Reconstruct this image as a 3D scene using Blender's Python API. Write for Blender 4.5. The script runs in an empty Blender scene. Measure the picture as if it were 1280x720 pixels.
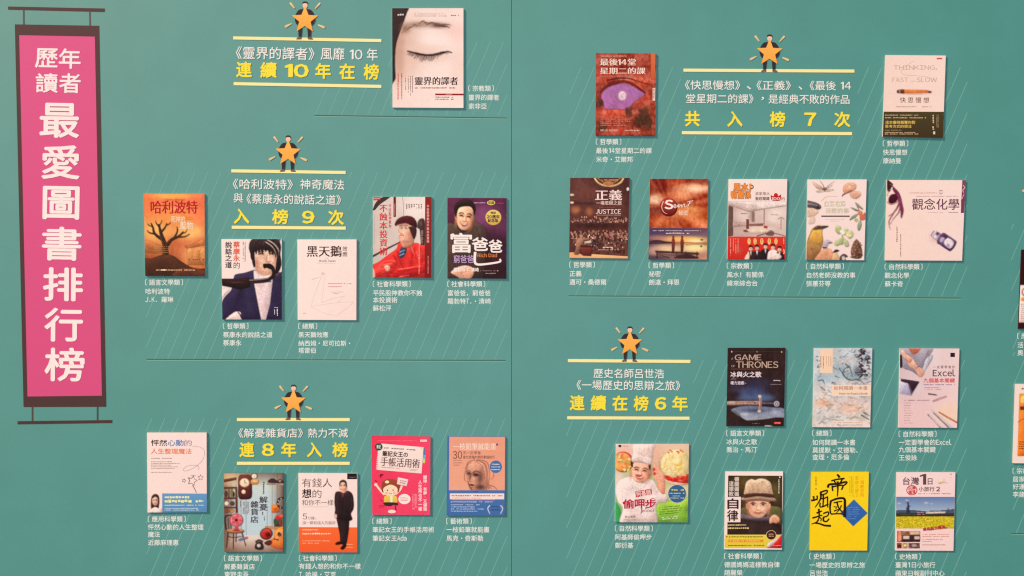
import bpy, math, random
import numpy as np
from mathutils import Vector, Matrix
from mathutils.geometry import tessellate_polygon

S = bpy.context.scene
COL = S.collection
R = math.radians

# ------------------------------------------------------------------ camera
HFOV = R(55.0)
UNIT = 0.002                       # one pixel of the 1280 px photo is about 2 mm of wall
FPX = 640.0 / math.tan(HFOV / 2)
DIST = FPX * UNIT
PITCH, YAW, ROLL = R(-1.4), R(1.5), R(0.0)
fwd = Vector((math.sin(YAW) * math.cos(PITCH), math.cos(YAW) * math.cos(PITCH), math.sin(PITCH)))
right = fwd.cross(Vector((0, 0, 1))).normalized()
up = right.cross(fwd).normalized()
cam_pos = -fwd * DIST
cam_data = bpy.data.cameras.new("camera")
cam = bpy.data.objects.new("camera", cam_data)
COL.objects.link(cam)
cam.matrix_world = Matrix(((right.x, up.x, -fwd.x, cam_pos.x),
                           (right.y, up.y, -fwd.y, cam_pos.y),
                           (right.z, up.z, -fwd.z, cam_pos.z), (0, 0, 0, 1)))
cam_data.sensor_width = 36.0
cam_data.lens = 18.0 / math.tan(HFOV / 2)
cam_data.clip_start = 0.05
cam_data.clip_end = 200.0
S.camera = cam

# ------------------------------------------------------------------ light
LIGHT = np.array((1.25, 0.92, 0.80))     # what a white surface sends back in the middle of the wall
world = bpy.data.worlds.new("World")
S.world = world
world.use_nodes = True
bgn = world.node_tree.nodes["Background"]
bgn.inputs[0].default_value = (0.15, 0.105, 0.085, 1)      # light bounced about by the hall
bgn.inputs[1].default_value = 1.0
def hall_lamp(name, loc, size, share):
    """Round lamp aimed at the middle of the wall; share = what it adds, per channel, on a white surface there."""
    d = bpy.data.lights.new(name, 'AREA'); d.shape = 'DISK'; d.size = size
    o = bpy.data.objects.new(name, d); COL.objects.link(o); o.location = loc
    o.rotation_euler = (-Vector(loc)).to_track_quat('-Z', 'Y').to_euler()
    r2 = Vector(loc).length_squared; cos = -loc[1] / math.sqrt(r2)
    k = max(share); d.color = tuple(c / k for c in share)
    d.energy = k * math.pi ** 2 * r2 / cos
hall_lamp("key_lamp", (-30.0, -19.0, 26.0), 9.5, (0.81, 0.535, 0.405))
hall_lamp("front_lamp", (0.1, -7.0, 0.3), 3.0, (0.33, 0.335, 0.37))

vs = S.view_settings
vs.view_transform = 'Standard'
vs.look = 'None'
vs.exposure = 0.0
vs.gamma = 1.0
S.render.engine = 'CYCLES'
S.cycles.filter_width = 1.25
S.cycles.transparent_max_bounces = 24
S.cycles.max_bounces = 4

# ------------------------------------------------------------------ wall layout
_r, _u, _f, _c = (np.array(v) for v in (right, up, fwd, cam_pos))
def wall_point(px, h):
    """Layout position (1280 x 720 units) -> the point of the plane lying h metres in front of the wall."""
    px = np.asarray(px, float).reshape(-1, 2)
    d = _f[None] + ((px[:, :1] - 640) / FPX) * _r[None] + ((360 - px[:, 1:2]) / FPX) * _u[None]
    t = (-h - _c[1]) / d[:, 1:2] if np.isscalar(h) else ((-np.asarray(h) - _c[1]) / d[:, 1])[:, None]
    return _c[None] + d * t

def lin(c):
    c = np.asarray(c, float) / 255.0
    return np.where(c <= 0.04045, c / 12.92, ((c + 0.055) / 1.055) ** 2.4)
def pig(c, vivid=1.0):
    """Pigment of something that reads as sRGB c under the hall's warm light; vivid > 1 for the glossier inks of the covers."""
    c = np.asarray(c, float)
    if vivid != 1.0:
        g = (c @ np.array((.3, .59, .11)))[..., None]
        c = np.clip(g + (c - g) * (1 + (vivid - 1) * np.clip((225 - g) / 60, 0, 1)), 2, 255)
        c = np.clip(c - 20 * np.clip(1 - g / 150, 0, 1), 2, 255)
    return np.clip(lin(c) / LIGHT, 0.004, 0.85)

# ------------------------------------------------------------------ materials
def new_mat(name):
    m = bpy.data.materials.new(name)
    m.use_nodes = True
    nt = m.node_tree
    return m, nt, nt.nodes["Principled BSDF"], nt.nodes["Material Output"]

def make_print(name, soft=False, rough=0.58, spec=0.12):
    m, nt, p, out = new_mat(name)
    a = nt.nodes.new("ShaderNodeAttribute"); a.attribute_name = "ink"
    geo = nt.nodes.new("ShaderNodeTexCoord")
    n = nt.nodes.new("ShaderNodeTexNoise"); n.inputs["Scale"].default_value = 210; n.inputs["Detail"].default_value = 2
    nt.links.new(geo.outputs["Object"], n.inputs["Vector"])
    mr = nt.nodes.new("ShaderNodeMapRange")
    mr.inputs["To Min"].default_value = 0.93; mr.inputs["To Max"].default_value = 1.07
    nt.links.new(n.outputs["Fac"], mr.inputs["Value"])
    mx = nt.nodes.new("ShaderNodeVectorMath"); mx.operation = 'SCALE'
    nt.links.new(a.outputs["Color"], mx.inputs[0]); nt.links.new(mr.outputs[0], mx.inputs["Scale"])
    nt.links.new(mx.outputs[0], p.inputs["Base Color"])
    p.inputs["Roughness"].default_value = rough
    p.inputs["Specular IOR Level"].default_value = spec
    if soft:
        t = nt.nodes.new("ShaderNodeBsdfTransparent"); mix = nt.nodes.new("ShaderNodeMixShader")
        nt.links.new(a.outputs["Alpha"], mix.inputs[0])
        nt.links.new(t.outputs[0], mix.inputs[1]); nt.links.new(p.outputs[0], mix.inputs[2])
        nt.links.new(mix.outputs[0], out.inputs[0])
    return m
M_PRINT = make_print("printed_ink")
M_SOFT = make_print("airbrushed_ink", soft=True)
M_VINYL = make_print("cut_vinyl", rough=0.5)

m_wall, nt, p, out = new_mat("teal_wall_vinyl")
tc = nt.nodes.new("ShaderNodeTexCoord")
def noise(scale, detail, lo, hi):
    n = nt.nodes.new("ShaderNodeTexNoise"); n.inputs["Scale"].default_value = scale; n.inputs["Detail"].default_value = detail
    nt.links.new(tc.outputs["Object"], n.inputs["Vector"])
    r = nt.nodes.new("ShaderNodeMapRange"); r.inputs["From Min"].default_value = 0.25; r.inputs["From Max"].default_value = 0.75
    r.inputs["To Min"].default_value = lo; r.inputs["To Max"].default_value = hi
    nt.links.new(n.outputs["Fac"], r.inputs["Value"])
    return n, r
WALL_A, WALL_B = (0.040, 0.281, 0.264), (0.046, 0.286, 0.279)
_, big = noise(2.2, 3, 0.0, 1.0)
mixc = nt.nodes.new("ShaderNodeMix"); mixc.data_type = 'RGBA'
mixc.inputs["A"].default_value = (*WALL_A, 1); mixc.inputs["B"].default_value = (*WALL_B, 1)
nt.links.new(big.outputs[0], mixc.inputs["Factor"])
_, mid = noise(9, 4, 0.955, 1.045)
fine, fin = noise(260, 2, 0.945, 1.055)
mul = nt.nodes.new("ShaderNodeMath"); mul.operation = 'MULTIPLY'
nt.links.new(mid.outputs[0], mul.inputs[0]); nt.links.new(fin.outputs[0], mul.inputs[1])
sc = nt.nodes.new("ShaderNodeVectorMath"); sc.operation = 'SCALE'
nt.links.new(mixc.outputs["Result"], sc.inputs[0]); nt.links.new(mul.outputs[0], sc.inputs["Scale"])
nt.links.new(sc.outputs[0], p.inputs["Base Color"])
p.inputs["Roughness"].default_value = 0.60
p.inputs["Specular IOR Level"].default_value = 0.9
bump = nt.nodes.new("ShaderNodeBump"); bump.inputs["Strength"].default_value = 0.08; bump.inputs["Distance"].default_value = 0.001
nt.links.new(fine.outputs["Fac"], bump.inputs["Height"]); nt.links.new(bump.outputs[0], p.inputs["Normal"])

# ------------------------------------------------------------------ mesh collecting
class Part:
    def __init__(self): self.v, self.f, self.c, self.m, self.n = [], [], [], [], 0
    def add(self, verts, faces, cols, mat=0):
        verts = np.asarray(verts, float)
        cols = np.asarray(cols, float)
        if cols.ndim == 1: cols = np.tile(cols, (len(verts), 1))
        if cols.shape[1] == 3: cols = np.hstack([cols, np.ones((len(cols), 1))])
        self.v.append(verts); self.c.append(cols)
        self.f.extend(tuple(i + self.n for i in f) for f in faces)
        self.m.extend([mat] * len(faces)); self.n += len(verts)
    def build(self, name, parent=None, origin=(0, 0, 0), mats=None):
        me = bpy.data.meshes.new(name)
        v = np.vstack(self.v) - np.asarray(origin)[None]
        me.from_pydata(v.tolist(), [], self.f)
        at = me.color_attributes.new("ink", 'FLOAT_COLOR', 'POINT')
        at.data.foreach_set("color", np.vstack(self.c).astype(np.float32).ravel())
        for m in (mats or (M_PRINT, M_SOFT)): me.materials.append(m)
        me.polygons.foreach_set("material_index", self.m)
        o = bpy.data.objects.new(name, me)
        COL.objects.link(o)
        if parent: o.parent = parent
        else: o.location = origin
        return o

def tag(o, label=None, cat=None, group=None, kind=None):
    if label: o["label"] = label
    if cat: o["category"] = cat
    if group: o["group"] = group
    if kind: o["kind"] = kind
    return o

# ------------------------------------------------------------------ glyphs
_tc = bpy.data.curves.new("glyph_source", 'FONT')
_tc.size = 1.0; _tc.resolution_u = 2
_to = bpy.data.objects.new("glyph_source", _tc)
_cache = {}
def glyph(ch, deep=False):
    """2-D triangles of one character, em = 1: (verts with z in 0/1 when deep, faces)."""
    if 33 <= ord(ch) <= 126: ch = chr(ord(ch) + 0xFEE0)      # plain sans Latin of the same family as the Chinese
    k = (ch, deep)
    if ch == "\uff11" and k not in _cache:                     # a plain 1 without a foot
        o = [(.20, 0), (.32, 0), (.32, .733), (.23, .733), (.06, .63), (.06, .545), (.20, .605)]; n = len(o)
        tri = [tuple(t) for t in tessellate_polygon([[Vector((x, y, 0)) for x, y in o]])]
        v = np.array([(x, y, 1.0) for x, y in o] + ([(x, y, 0.0) for x, y in o] if deep else []))
        _cache[k] = (v, tri + ([(i, n + i, n + (i + 1) % n, (i + 1) % n) for i in range(n)] if deep else []))
    if k not in _cache:
        if _to.name not in COL.objects: COL.objects.link(_to)
        _tc.body = ch; _tc.extrude = 0.02 if deep else 0.0
        bpy.context.view_layer.update()
        me = bpy.data.meshes.new_from_object(_to.evaluated_get(bpy.context.evaluated_depsgraph_get()))
        v = np.array([x.co[:] for x in me.vertices]) if len(me.vertices) else np.zeros((0, 3))
        f = [tuple(pl.vertices) for pl in me.polygons]
        bpy.data.meshes.remove(me)
        if len(v): v[:, 2] = (v[:, 2] > 0).astype(float) if deep else 1.0
        _cache[k] = (v, f)
    return _cache[k]
def is_wide(ch): return ord(ch) > 0x2000 

def clip_poly(pts, quad):
    """Sutherland-Hodgman against a convex quad given clockwise on screen (y down)."""
    out = [tuple(p) for p in pts]
    for i in range(4):
        ax, ay = quad[i]; bx, by = quad[(i + 1) % 4]
        ins = lambda p: (bx - ax) * (p[1] - ay) - (by - ay) * (p[0] - ax) >= -1e-6
        src, out = out, []
        for j in range(len(src)):
            p, q = src[j - 1], src[j]
            ip, iq = ins(p), ins(q)
            if ip != iq:
                d1 = (bx - ax) * (p[1] - ay) - (by - ay) * (p[0] - ax)
                d2 = (bx - ax) * (q[1] - ay) - (by - ay) * (q[0] - ax)
                t = d1 / (d1 - d2)
                out.append((p[0] + t * (q[0] - p[0]), p[1] + t * (q[1] - p[1])))
            if iq: out.append(q)
        if not out: return []
    res = []
    for p in out:
        if not res or abs(p[0] - res[-1][0]) + abs(p[1] - res[-1][1]) > 1e-4: res.append(p)
    return res

def spline(pts, closed=True, k=6):
    n = len(pts); out = []
    rng = range(n) if closed else range(n - 1)
    for i in rng:
        if closed: p0, p1, p2, p3 = (np.array(pts[(i + j) % n], float) for j in (-1, 0, 1, 2))
        else: p0, p1, p2, p3 = (np.array(pts[min(max(i + j, 0), n - 1)], float) for j in (-1, 0, 1, 2))
        for t in np.linspace(0, 1, k, endpoint=False):
            out.append(tuple(0.5 * (2 * p1 + (p2 - p0) * t + (2 * p0 - 5 * p1 + 4 * p2 - p3) * t * t + (3 * p1 - p0 - 3 * p2 + p3) * t ** 3)))
    if not closed: out.append(tuple(pts[-1]))
    return out

def value_noise(nx, ny, cells, rng):
    g = rng.random((cells + 2, cells + 2))
    x = np.linspace(0, cells, nx); y = np.linspace(0, cells, ny)
    xi = np.minimum(x.astype(int), cells); yi = np.minimum(y.astype(int), cells)
    fx = x - xi; fy = y - yi
    fx = fx * fx * (3 - 2 * fx); fy = fy * fy * (3 - 2 * fy)
    a = g[np.ix_(yi, xi)]; b = g[np.ix_(yi, np.minimum(xi + 1, cells + 1))]
    c = g[np.ix_(np.minimum(yi + 1, cells + 1), xi)]; d = g[np.ix_(np.minimum(yi + 1, cells + 1), np.minimum(xi + 1, cells + 1))]
    return ((a * (1 - fx) + b * fx) * (1 - fy)[:, None] + (c * (1 - fx) + d * fx) * fy[:, None]) - 0.5

# ------------------------------------------------------------------ drawing surface
STEP = 0.00004
class Canvas:
    """Prints shapes in layers on a flat carrier; coordinates are those of an enlarged region of the layout."""
    def __init__(self, region=None, corners=None, h=0.0003, seed=1):
        self.x0, self.y0 = (region[0], region[1]) if region else (0, 0)
        self.s = 720.0 / (region[3] - region[1]) if region else 1.0
        self.quad = corners; self.h = h
        self.parts = {}; self.order = []; self.parents = {}; self.labels = {}
        self.boxes = []; self.cur = None
        self.rng = np.random.default_rng(seed); self.rnd = random.Random(seed)
        self.tr = None
    vivid = 1.0
    def pig(self, c): return pig(c, self.vivid)
    def part(self, name, parent=None, label=None):
        key = name
        while key in self.parts: key += "'"
        self.parts[key] = Part(); self.order.append(key); self.parents[key] = parent; self.labels[key] = label
        self.cur = self.parts[key]
        return key
    def layer(self, pts):
        a = np.asarray(pts); lo, hi = a.min(0), a.max(0)
        L = 1
        for (l0, h0, k) in self.boxes:
            if k >= L and lo[0] < h0[0] and l0[0] < hi[0] and lo[1] < h0[1] and l0[1] < hi[1]: L = k + 1
        self.boxes.append((lo, hi, L))
        return self.h + L * STEP
    def P(self, pts, h):
        a = np.asarray(pts, float).reshape(-1, 2)
        return wall_point(a / self.s + np.array((self.x0, self.y0)), h)
    def xf(self, pts):
        if self.tr is None: return pts
        ox, oy, s, ang = self.tr
        c_, s_ = math.cos(ang), math.sin(ang)
        return [(ox + s * (x * c_ - y * s_), oy + s * (x * s_ + y * c_)) for x, y in pts]
    def poly(self, pts, col, col2=None, d=(0, 1)):
        pts = self.xf(pts)
        if self.quad is not None: pts = clip_poly(pts, self.quad)
        if len(pts) < 3: return
        tris = tessellate_polygon([[Vector((x, y, 0)) for x, y in pts]])
        v = self.P(pts, self.layer(pts))
        c1 = self.pig(col)
        if col2 is None: cols = c1
        else:
            a = np.asarray(pts) @ np.array(d, float); a = (a - a.min()) / max(np.ptp(a), 1e-6)
            cols = c1[None] * (1 - a[:, None]) + self.pig(col2)[None] * a[:, None]
        fs = []
        for t in tris:
            (x1, y1), (x2, y2), (x3, y3) = (pts[i] for i in t)
            cr = (x2 - x1) * (y3 - y1) - (y2 - y1) * (x3 - x1)
            if abs(cr) > 1e-9: fs.append(t if cr < 0 else t[::-1])
        self.cur.add(v, fs, cols)
    def rect(self, x0, y0, x1, y1, col, col2=None, d=(0, 1)): self.poly([(x0, y0), (x1, y0), (x1, y1), (x0, y1)], col, col2, d)
    def blob(self, pts, col, col2=None, d=(0, 1), k=6): self.poly(spline(pts, True, k), col, col2, d)
    def ell(self, cx, cy, rx, ry, col, rot=0, col2=None, d=(0, 1), n=22):
        c_, s_ = math.cos(R(rot)), math.sin(R(rot))
        self.poly([(cx + rx * math.cos(t) * c_ - ry * math.sin(t) * s_, cy + rx * math.cos(t) * s_ + ry * math.sin(t) * c_)
                   for t in np.linspace(0, 2 * math.pi, n, endpoint=False)], col, col2, d)
    def soft(self, cx, cy, rx, ry, col, a=0.6, core=0.25, rot=0, n=18):
        c_, s_ = math.cos(R(rot)), math.sin(R(rot)); pts = [(cx, cy)]
        radii = (core, (core + 1) / 2, 1.0); al = [a, a, a * 0.45, 0]
        for rr in radii:
            for t in np.linspace(0, 2 * math.pi, n, endpoint=False):
                x, y = rr * rx * math.cos(t), rr * ry * math.sin(t)
                pts.append((cx + x * c_ - y * s_, cy + x * s_ + y * c_))
        pts = self.xf(pts)
        if self.quad is not None:            # keep the airbrush on its carrier
            q = np.asarray(self.quad)
            pts = [(min(max(x, q[[0, 3], 0].max()), q[[1, 2], 0].min()), min(max(y, q[:2, 1].max()), q[2:, 1].min())) for x, y in pts]
        f = [(0, 1 + (i + 1) % n, 1 + i) for i in range(n)]
        for k in range(2):
            b = 1 + k * n
            f += [(b + i, b + (i + 1) % n, b + n + (i + 1) % n, b + n + i) for i in range(n)]
        cols = np.tile(np.append(self.pig(col), 1.0), (len(pts), 1))
        cols[0, 3] = a
        for k in range(3): cols[1 + k * n:1 + (k + 1) * n, 3] = al[k + 1]
        self.cur.add(self.P(pts, self.layer(pts)), f, cols, 1)
    def line(self, pts, w, col, w2=None, smooth=True, k=5):
        p = np.array(spline(pts, False, k) if smooth and len(pts) > 2 else pts, float)
        t = np.gradient(p, axis=0); t /= np.maximum(np.linalg.norm(t, axis=1), 1e-6)[:, None]
        nrm = np.stack([-t[:, 1], t[:, 0]], 1)
        ww = np.linspace(w, w if w2 is None else w2, len(p))[:, None] / 2
        self.poly([tuple(x) for x in np.vstack([p + nrm * ww, (p - nrm * ww)[::-1]])], col)
    def paint(self, quad, cols, blobs=(), amp=0.0, cells=(9, 24), n=(84, 110), fn=None, streak=None):
        """Airbrushed picture: four corner colours, soft blobs, mottling; quad is TL TR BR BL."""
        if quad is None: quad = self.quad
        nx, ny = n
        u, v = np.meshgrid(np.linspace(0, 1, nx), np.linspace(0, 1, ny))
        q = [np.array(c, float) for c in quad]
        xy = (q[0] * ((1 - u) * (1 - v))[..., None] + q[1] * (u * (1 - v))[..., None] + q[2] * (u * v)[..., None] + q[3] * ((1 - u) * v)[..., None])
        cc = [np.asarray(c, float) for c in cols]
        if len(cc) == 1: cc = cc * 4
        if len(cc) == 2: cc = [cc[0], cc[0], cc[1], cc[1]]
        img = (cc[0] * ((1 - u) * (1 - v))[..., None] + cc[1] * (u * (1 - v))[..., None] + cc[2] * (u * v)[..., None] + cc[3] * ((1 - u) * v)[..., None])
        for (bx, by, rx, ry, col, a) in blobs:
            e = np.exp(-(((xy[..., 0] - bx) / rx) ** 2 + ((xy[..., 1] - by) / ry) ** 2) ** 1.5)[..., None] * a
            img = img * (1 - e) + np.asarray(col, float) * e
        if amp:
            nz = sum(value_noise(nx, ny, c, self.rng) * w for c, w in zip(tuple(cells) + (int(cells[-1] * 2.3),), (1.0, 0.8, 0.7)))
            img = img + nz[..., None] * amp
        if streak:
            nz = value_noise(nx, ny, streak[0], self.rng); img = img + np.repeat(nz[:, :1], nx, 1)[..., None] * streak[1]
        if fn is not None: img = fn(xy, img, self.rng)
        pts = xy.reshape(-1, 2)
        f = [(j * nx + i, (j + 1) * nx + i, (j + 1) * nx + i + 1, j * nx + i + 1) for j in range(ny - 1) for i in range(nx - 1)]
        self.cur.add(self.P(pts, self.layer(pts)), f, self.pig(np.clip(img, 6, 255).reshape(-1, 3)))
    def row(self, y0, y1):
        q = np.asarray(self.quad, float)
        def at(y):
            a = (y - q[0, 1]) / (q[3, 1] - q[0, 1]); l = q[0] + (q[3] - q[0]) * a
            a = (y - q[1, 1]) / (q[2, 1] - q[1, 1]); r = q[1] + (q[2] - q[1]) * a
            return tuple(l), tuple(r)
        a, b = at(y0); d, c = at(y1)
        return [a, b, c, d]
    def glyphs(self, placed, col, w=0.0, serif=0.0, deep=0.0, mat=0):
        """placed: list of (char, x, y, sx, sy) with (x, y) the baseline origin; w = extra stroke in em, all round; serif = extra in x only."""
        offs = [(0, 0)]
        if w > 0:
            offs = [(0, 0), (w, 0), (-w, 0), (0, w), (0, -w)]
            if w > 0.025: offs += [(.7 * w, .7 * w), (-.7 * w, .7 * w), (.7 * w, -.7 * w), (-.7 * w, -.7 * w)]
        if serif > 0: offs = [(-serif, 0), (-serif * .33, 0), (serif * .33, 0), (serif, 0)]
        allp = []; items = []
        for ch, x, y, sx, sy, rot in placed:
            if ch == ' ': continue
            v, f = glyph(ch, deep > 0)
            if not len(v): continue
            for n_, (ox, oy) in enumerate(offs):
                gx = (v[:, 0] + ox) * sx; gy = -(v[:, 1] + oy) * sy
                if rot:
                    c_, s_ = math.cos(rot), math.sin(rot); gx, gy = gx * c_ - gy * s_, gx * s_ + gy * c_
                pts = np.stack([x + gx, y + gy], 1)
                items.append((pts, v[:, 2], f, n_)); allp.append(pts)
        if not allp: return
        base = self.layer(np.vstack(allp)); c = self.pig(col)
        for pts, z, f, n_ in items:
            hh = base + n_ * 0.000006
            h = hh if deep <= 0 else np.where(z > 0.5, hh + deep, self.h)
            self.cur.add(self.P(pts, h), f, c, mat)
    def text(self, s, x0, y0, x1, y1, col, w=0.0, serif=0.0, vert=False, rot=0.0, deep=0.0, em=False, mat=0, spread=False, slope=0.0):
        """Fit the ink of s to the box; em: vertical size from the CJK em box so short characters keep their height; vert: stack the characters."""
        pen = []; cx = 0.0
        chars = [c for c in s]
        n = len(chars)
        bb = []
        for ch in chars:
            v, _ = glyph(ch)
            bb.append((v[:, 0].min(), v[:, 0].max(), v[:, 1].min(), v[:, 1].max()) if len(v) else (0, .3, 0, .1))
        out = []
        if vert:
            pitch = (y1 - y0) / n
            for i, ch in enumerate(chars):
                b = bb[i]
                if ch == ' ': continue
                sy = pitch * 0.93 / 0.93 * 0.97; sx = (x1 - x0) / 0.93
                if is_wide(ch): out.append((ch, x0 - 0.04 * sx, y0 + pitch * i + pitch * 0.5 + 0.38 * sy, sx, sy, 0))
                else: out.append((ch, (x0 + x1) / 2 - (b[0] + b[1]) / 2 * sx, y0 + pitch * (i + .5) + (b[2] + b[3]) / 2 * sy, sx, sy, 0))
        elif spread:
            sy = (y1 - y0) / 0.93; sx = sy
            wd = [(b[1] - b[0]) * sx for b in bb]
            gap = ((x1 - x0) - sum(wd)) / max(n - 1, 1)
            if gap < 0: sx *= (x1 - x0) / sum(wd); wd = [(b[1] - b[0]) * sx for b in bb]; gap = 0
            x = x0
            for i, ch in enumerate(chars):
                out.append((ch, x - bb[i][0] * sx, (y0 + y1) / 2 + 0.38 * sy, sx, sy, 0)); x += wd[i] + gap
        else:
            xs = []
            for i, ch in enumerate(chars):
                narrow = not is_wide(ch) and ch != ' '
                xs.append(cx - bb[i][0] if narrow else cx); cx += (bb[i][1] - bb[i][0] + 0.085) if narrow else (0.3 if ch == ' ' else 1.0)
            lo = xs[0] + bb[0][0]; hi = max(xs[i] + bb[i][1] for i in range(n) if chars[i] != ' ')
            sx = (x1 - x0) / (hi - lo)
            if em: sy = (y1 - y0) / 0.93; yb = (y0 + y1) / 2 + 0.38 * sy
            else:
                l_ = min(bb[i][2] for i in range(n) if chars[i] != ' '); h_ = max(bb[i][3] for i in range(n) if chars[i] != ' ')
                sy = (y1 - y0) / max(h_ - l_, .05); yb = y1 + l_ * sy
            for i, ch in enumerate(chars): out.append((ch, x0 + (xs[i] - lo) * sx, yb + slope * (xs[i] - lo) * sx, sx, sy, math.atan(slope)))
        if rot:
            mx, my = (x0 + x1) / 2, (y0 + y1) / 2; c_, s_ = math.cos(R(rot)), math.sin(R(rot))
            out = [(ch, mx + (x - mx) * c_ - (y - my) * s_, my + (x - mx) * s_ + (y - my) * c_, a, b, R(rot)) for ch, x, y, a, b, _ in out]
        self.glyphs(out, col, w, serif, deep, mat)
    def micro(self, x0, y0, x1, y1, rows, col, vert=False, rot=0.0, ragged=0.15, fill=0.62):
        """Lines of type too small to read in the photo: rows of tiny uneven blocks."""
        vs_, fs_ = [], []; n = 0
        L, W = ((y1 - y0), (x1 - x0)) if vert else ((x1 - x0), (y1 - y0))
        mx, my = (x0 + x1) / 2, (y0 + y1) / 2; c_, s_ = math.cos(R(rot)), math.sin(R(rot))
        ph = W / rows
        for r in range(rows):
            t = 0.0; end = L * (1 - self.rnd.random() * ragged)
            lo = r * ph + ph * (1 - fill) / 2; hi = lo + ph * fill
            while t < end:
                l = ph * fill * self.rnd.uniform(0.55, 1.1)
                e = min(t + l, end); jl = lo + ph * fill * self.rnd.uniform(0, .25); jh = hi - ph * fill * self.rnd.uniform(0, .25)
                q = [(jl, t), (jh, t), (jh, e), (jl, e)] if vert else [(t, jl), (e, jl), (e, jh), (t, jh)]
                q = [(x0 + a, y0 + b) for a, b in q]
                if rot: q = [(mx + (x - mx) * c_ - (y - my) * s_, my + (x - mx) * s_ + (y - my) * c_) for x, y in q]
                vs_ += q; fs_.append((n, n + 3, n + 2, n + 1)); n += 4
                t = e + ph * self.rnd.uniform(.12, .3) + (ph if self.rnd.random() < .08 else 0)
        if n: self.cur.add(self.P(vs_, self.layer(vs_)), fs_, self.pig(col))
    def finish(self, root, origin, mats=None):
        made = {}
        for k in self.order:
            if not self.parts[k].n: continue
            par = made.get(self.parents[k], root) if self.parents[k] else root
            loc = tuple(origin)
            made[k] = self.parts[k].build(k.rstrip("'"), par, loc, mats)
            if self.labels[k]: made[k]["label"] = self.labels[k]
        return made

def smooth(img, sig):
    """Separable Gaussian blur on the first two axes."""
    r = max(1, int(sig * 2.5)); k = np.exp(-0.5 * (np.arange(-r, r + 1) / sig) ** 2); k /= k.sum()
    for ax in (0, 1):
        pad = [(0, 0)] * img.ndim; pad[ax] = (r, r)
        q = np.pad(img, pad, mode='edge')
        img = sum(k[i] * np.take(q, range(i, i + img.shape[ax]), axis=ax) for i in range(2 * r + 1))
    return img

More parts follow.
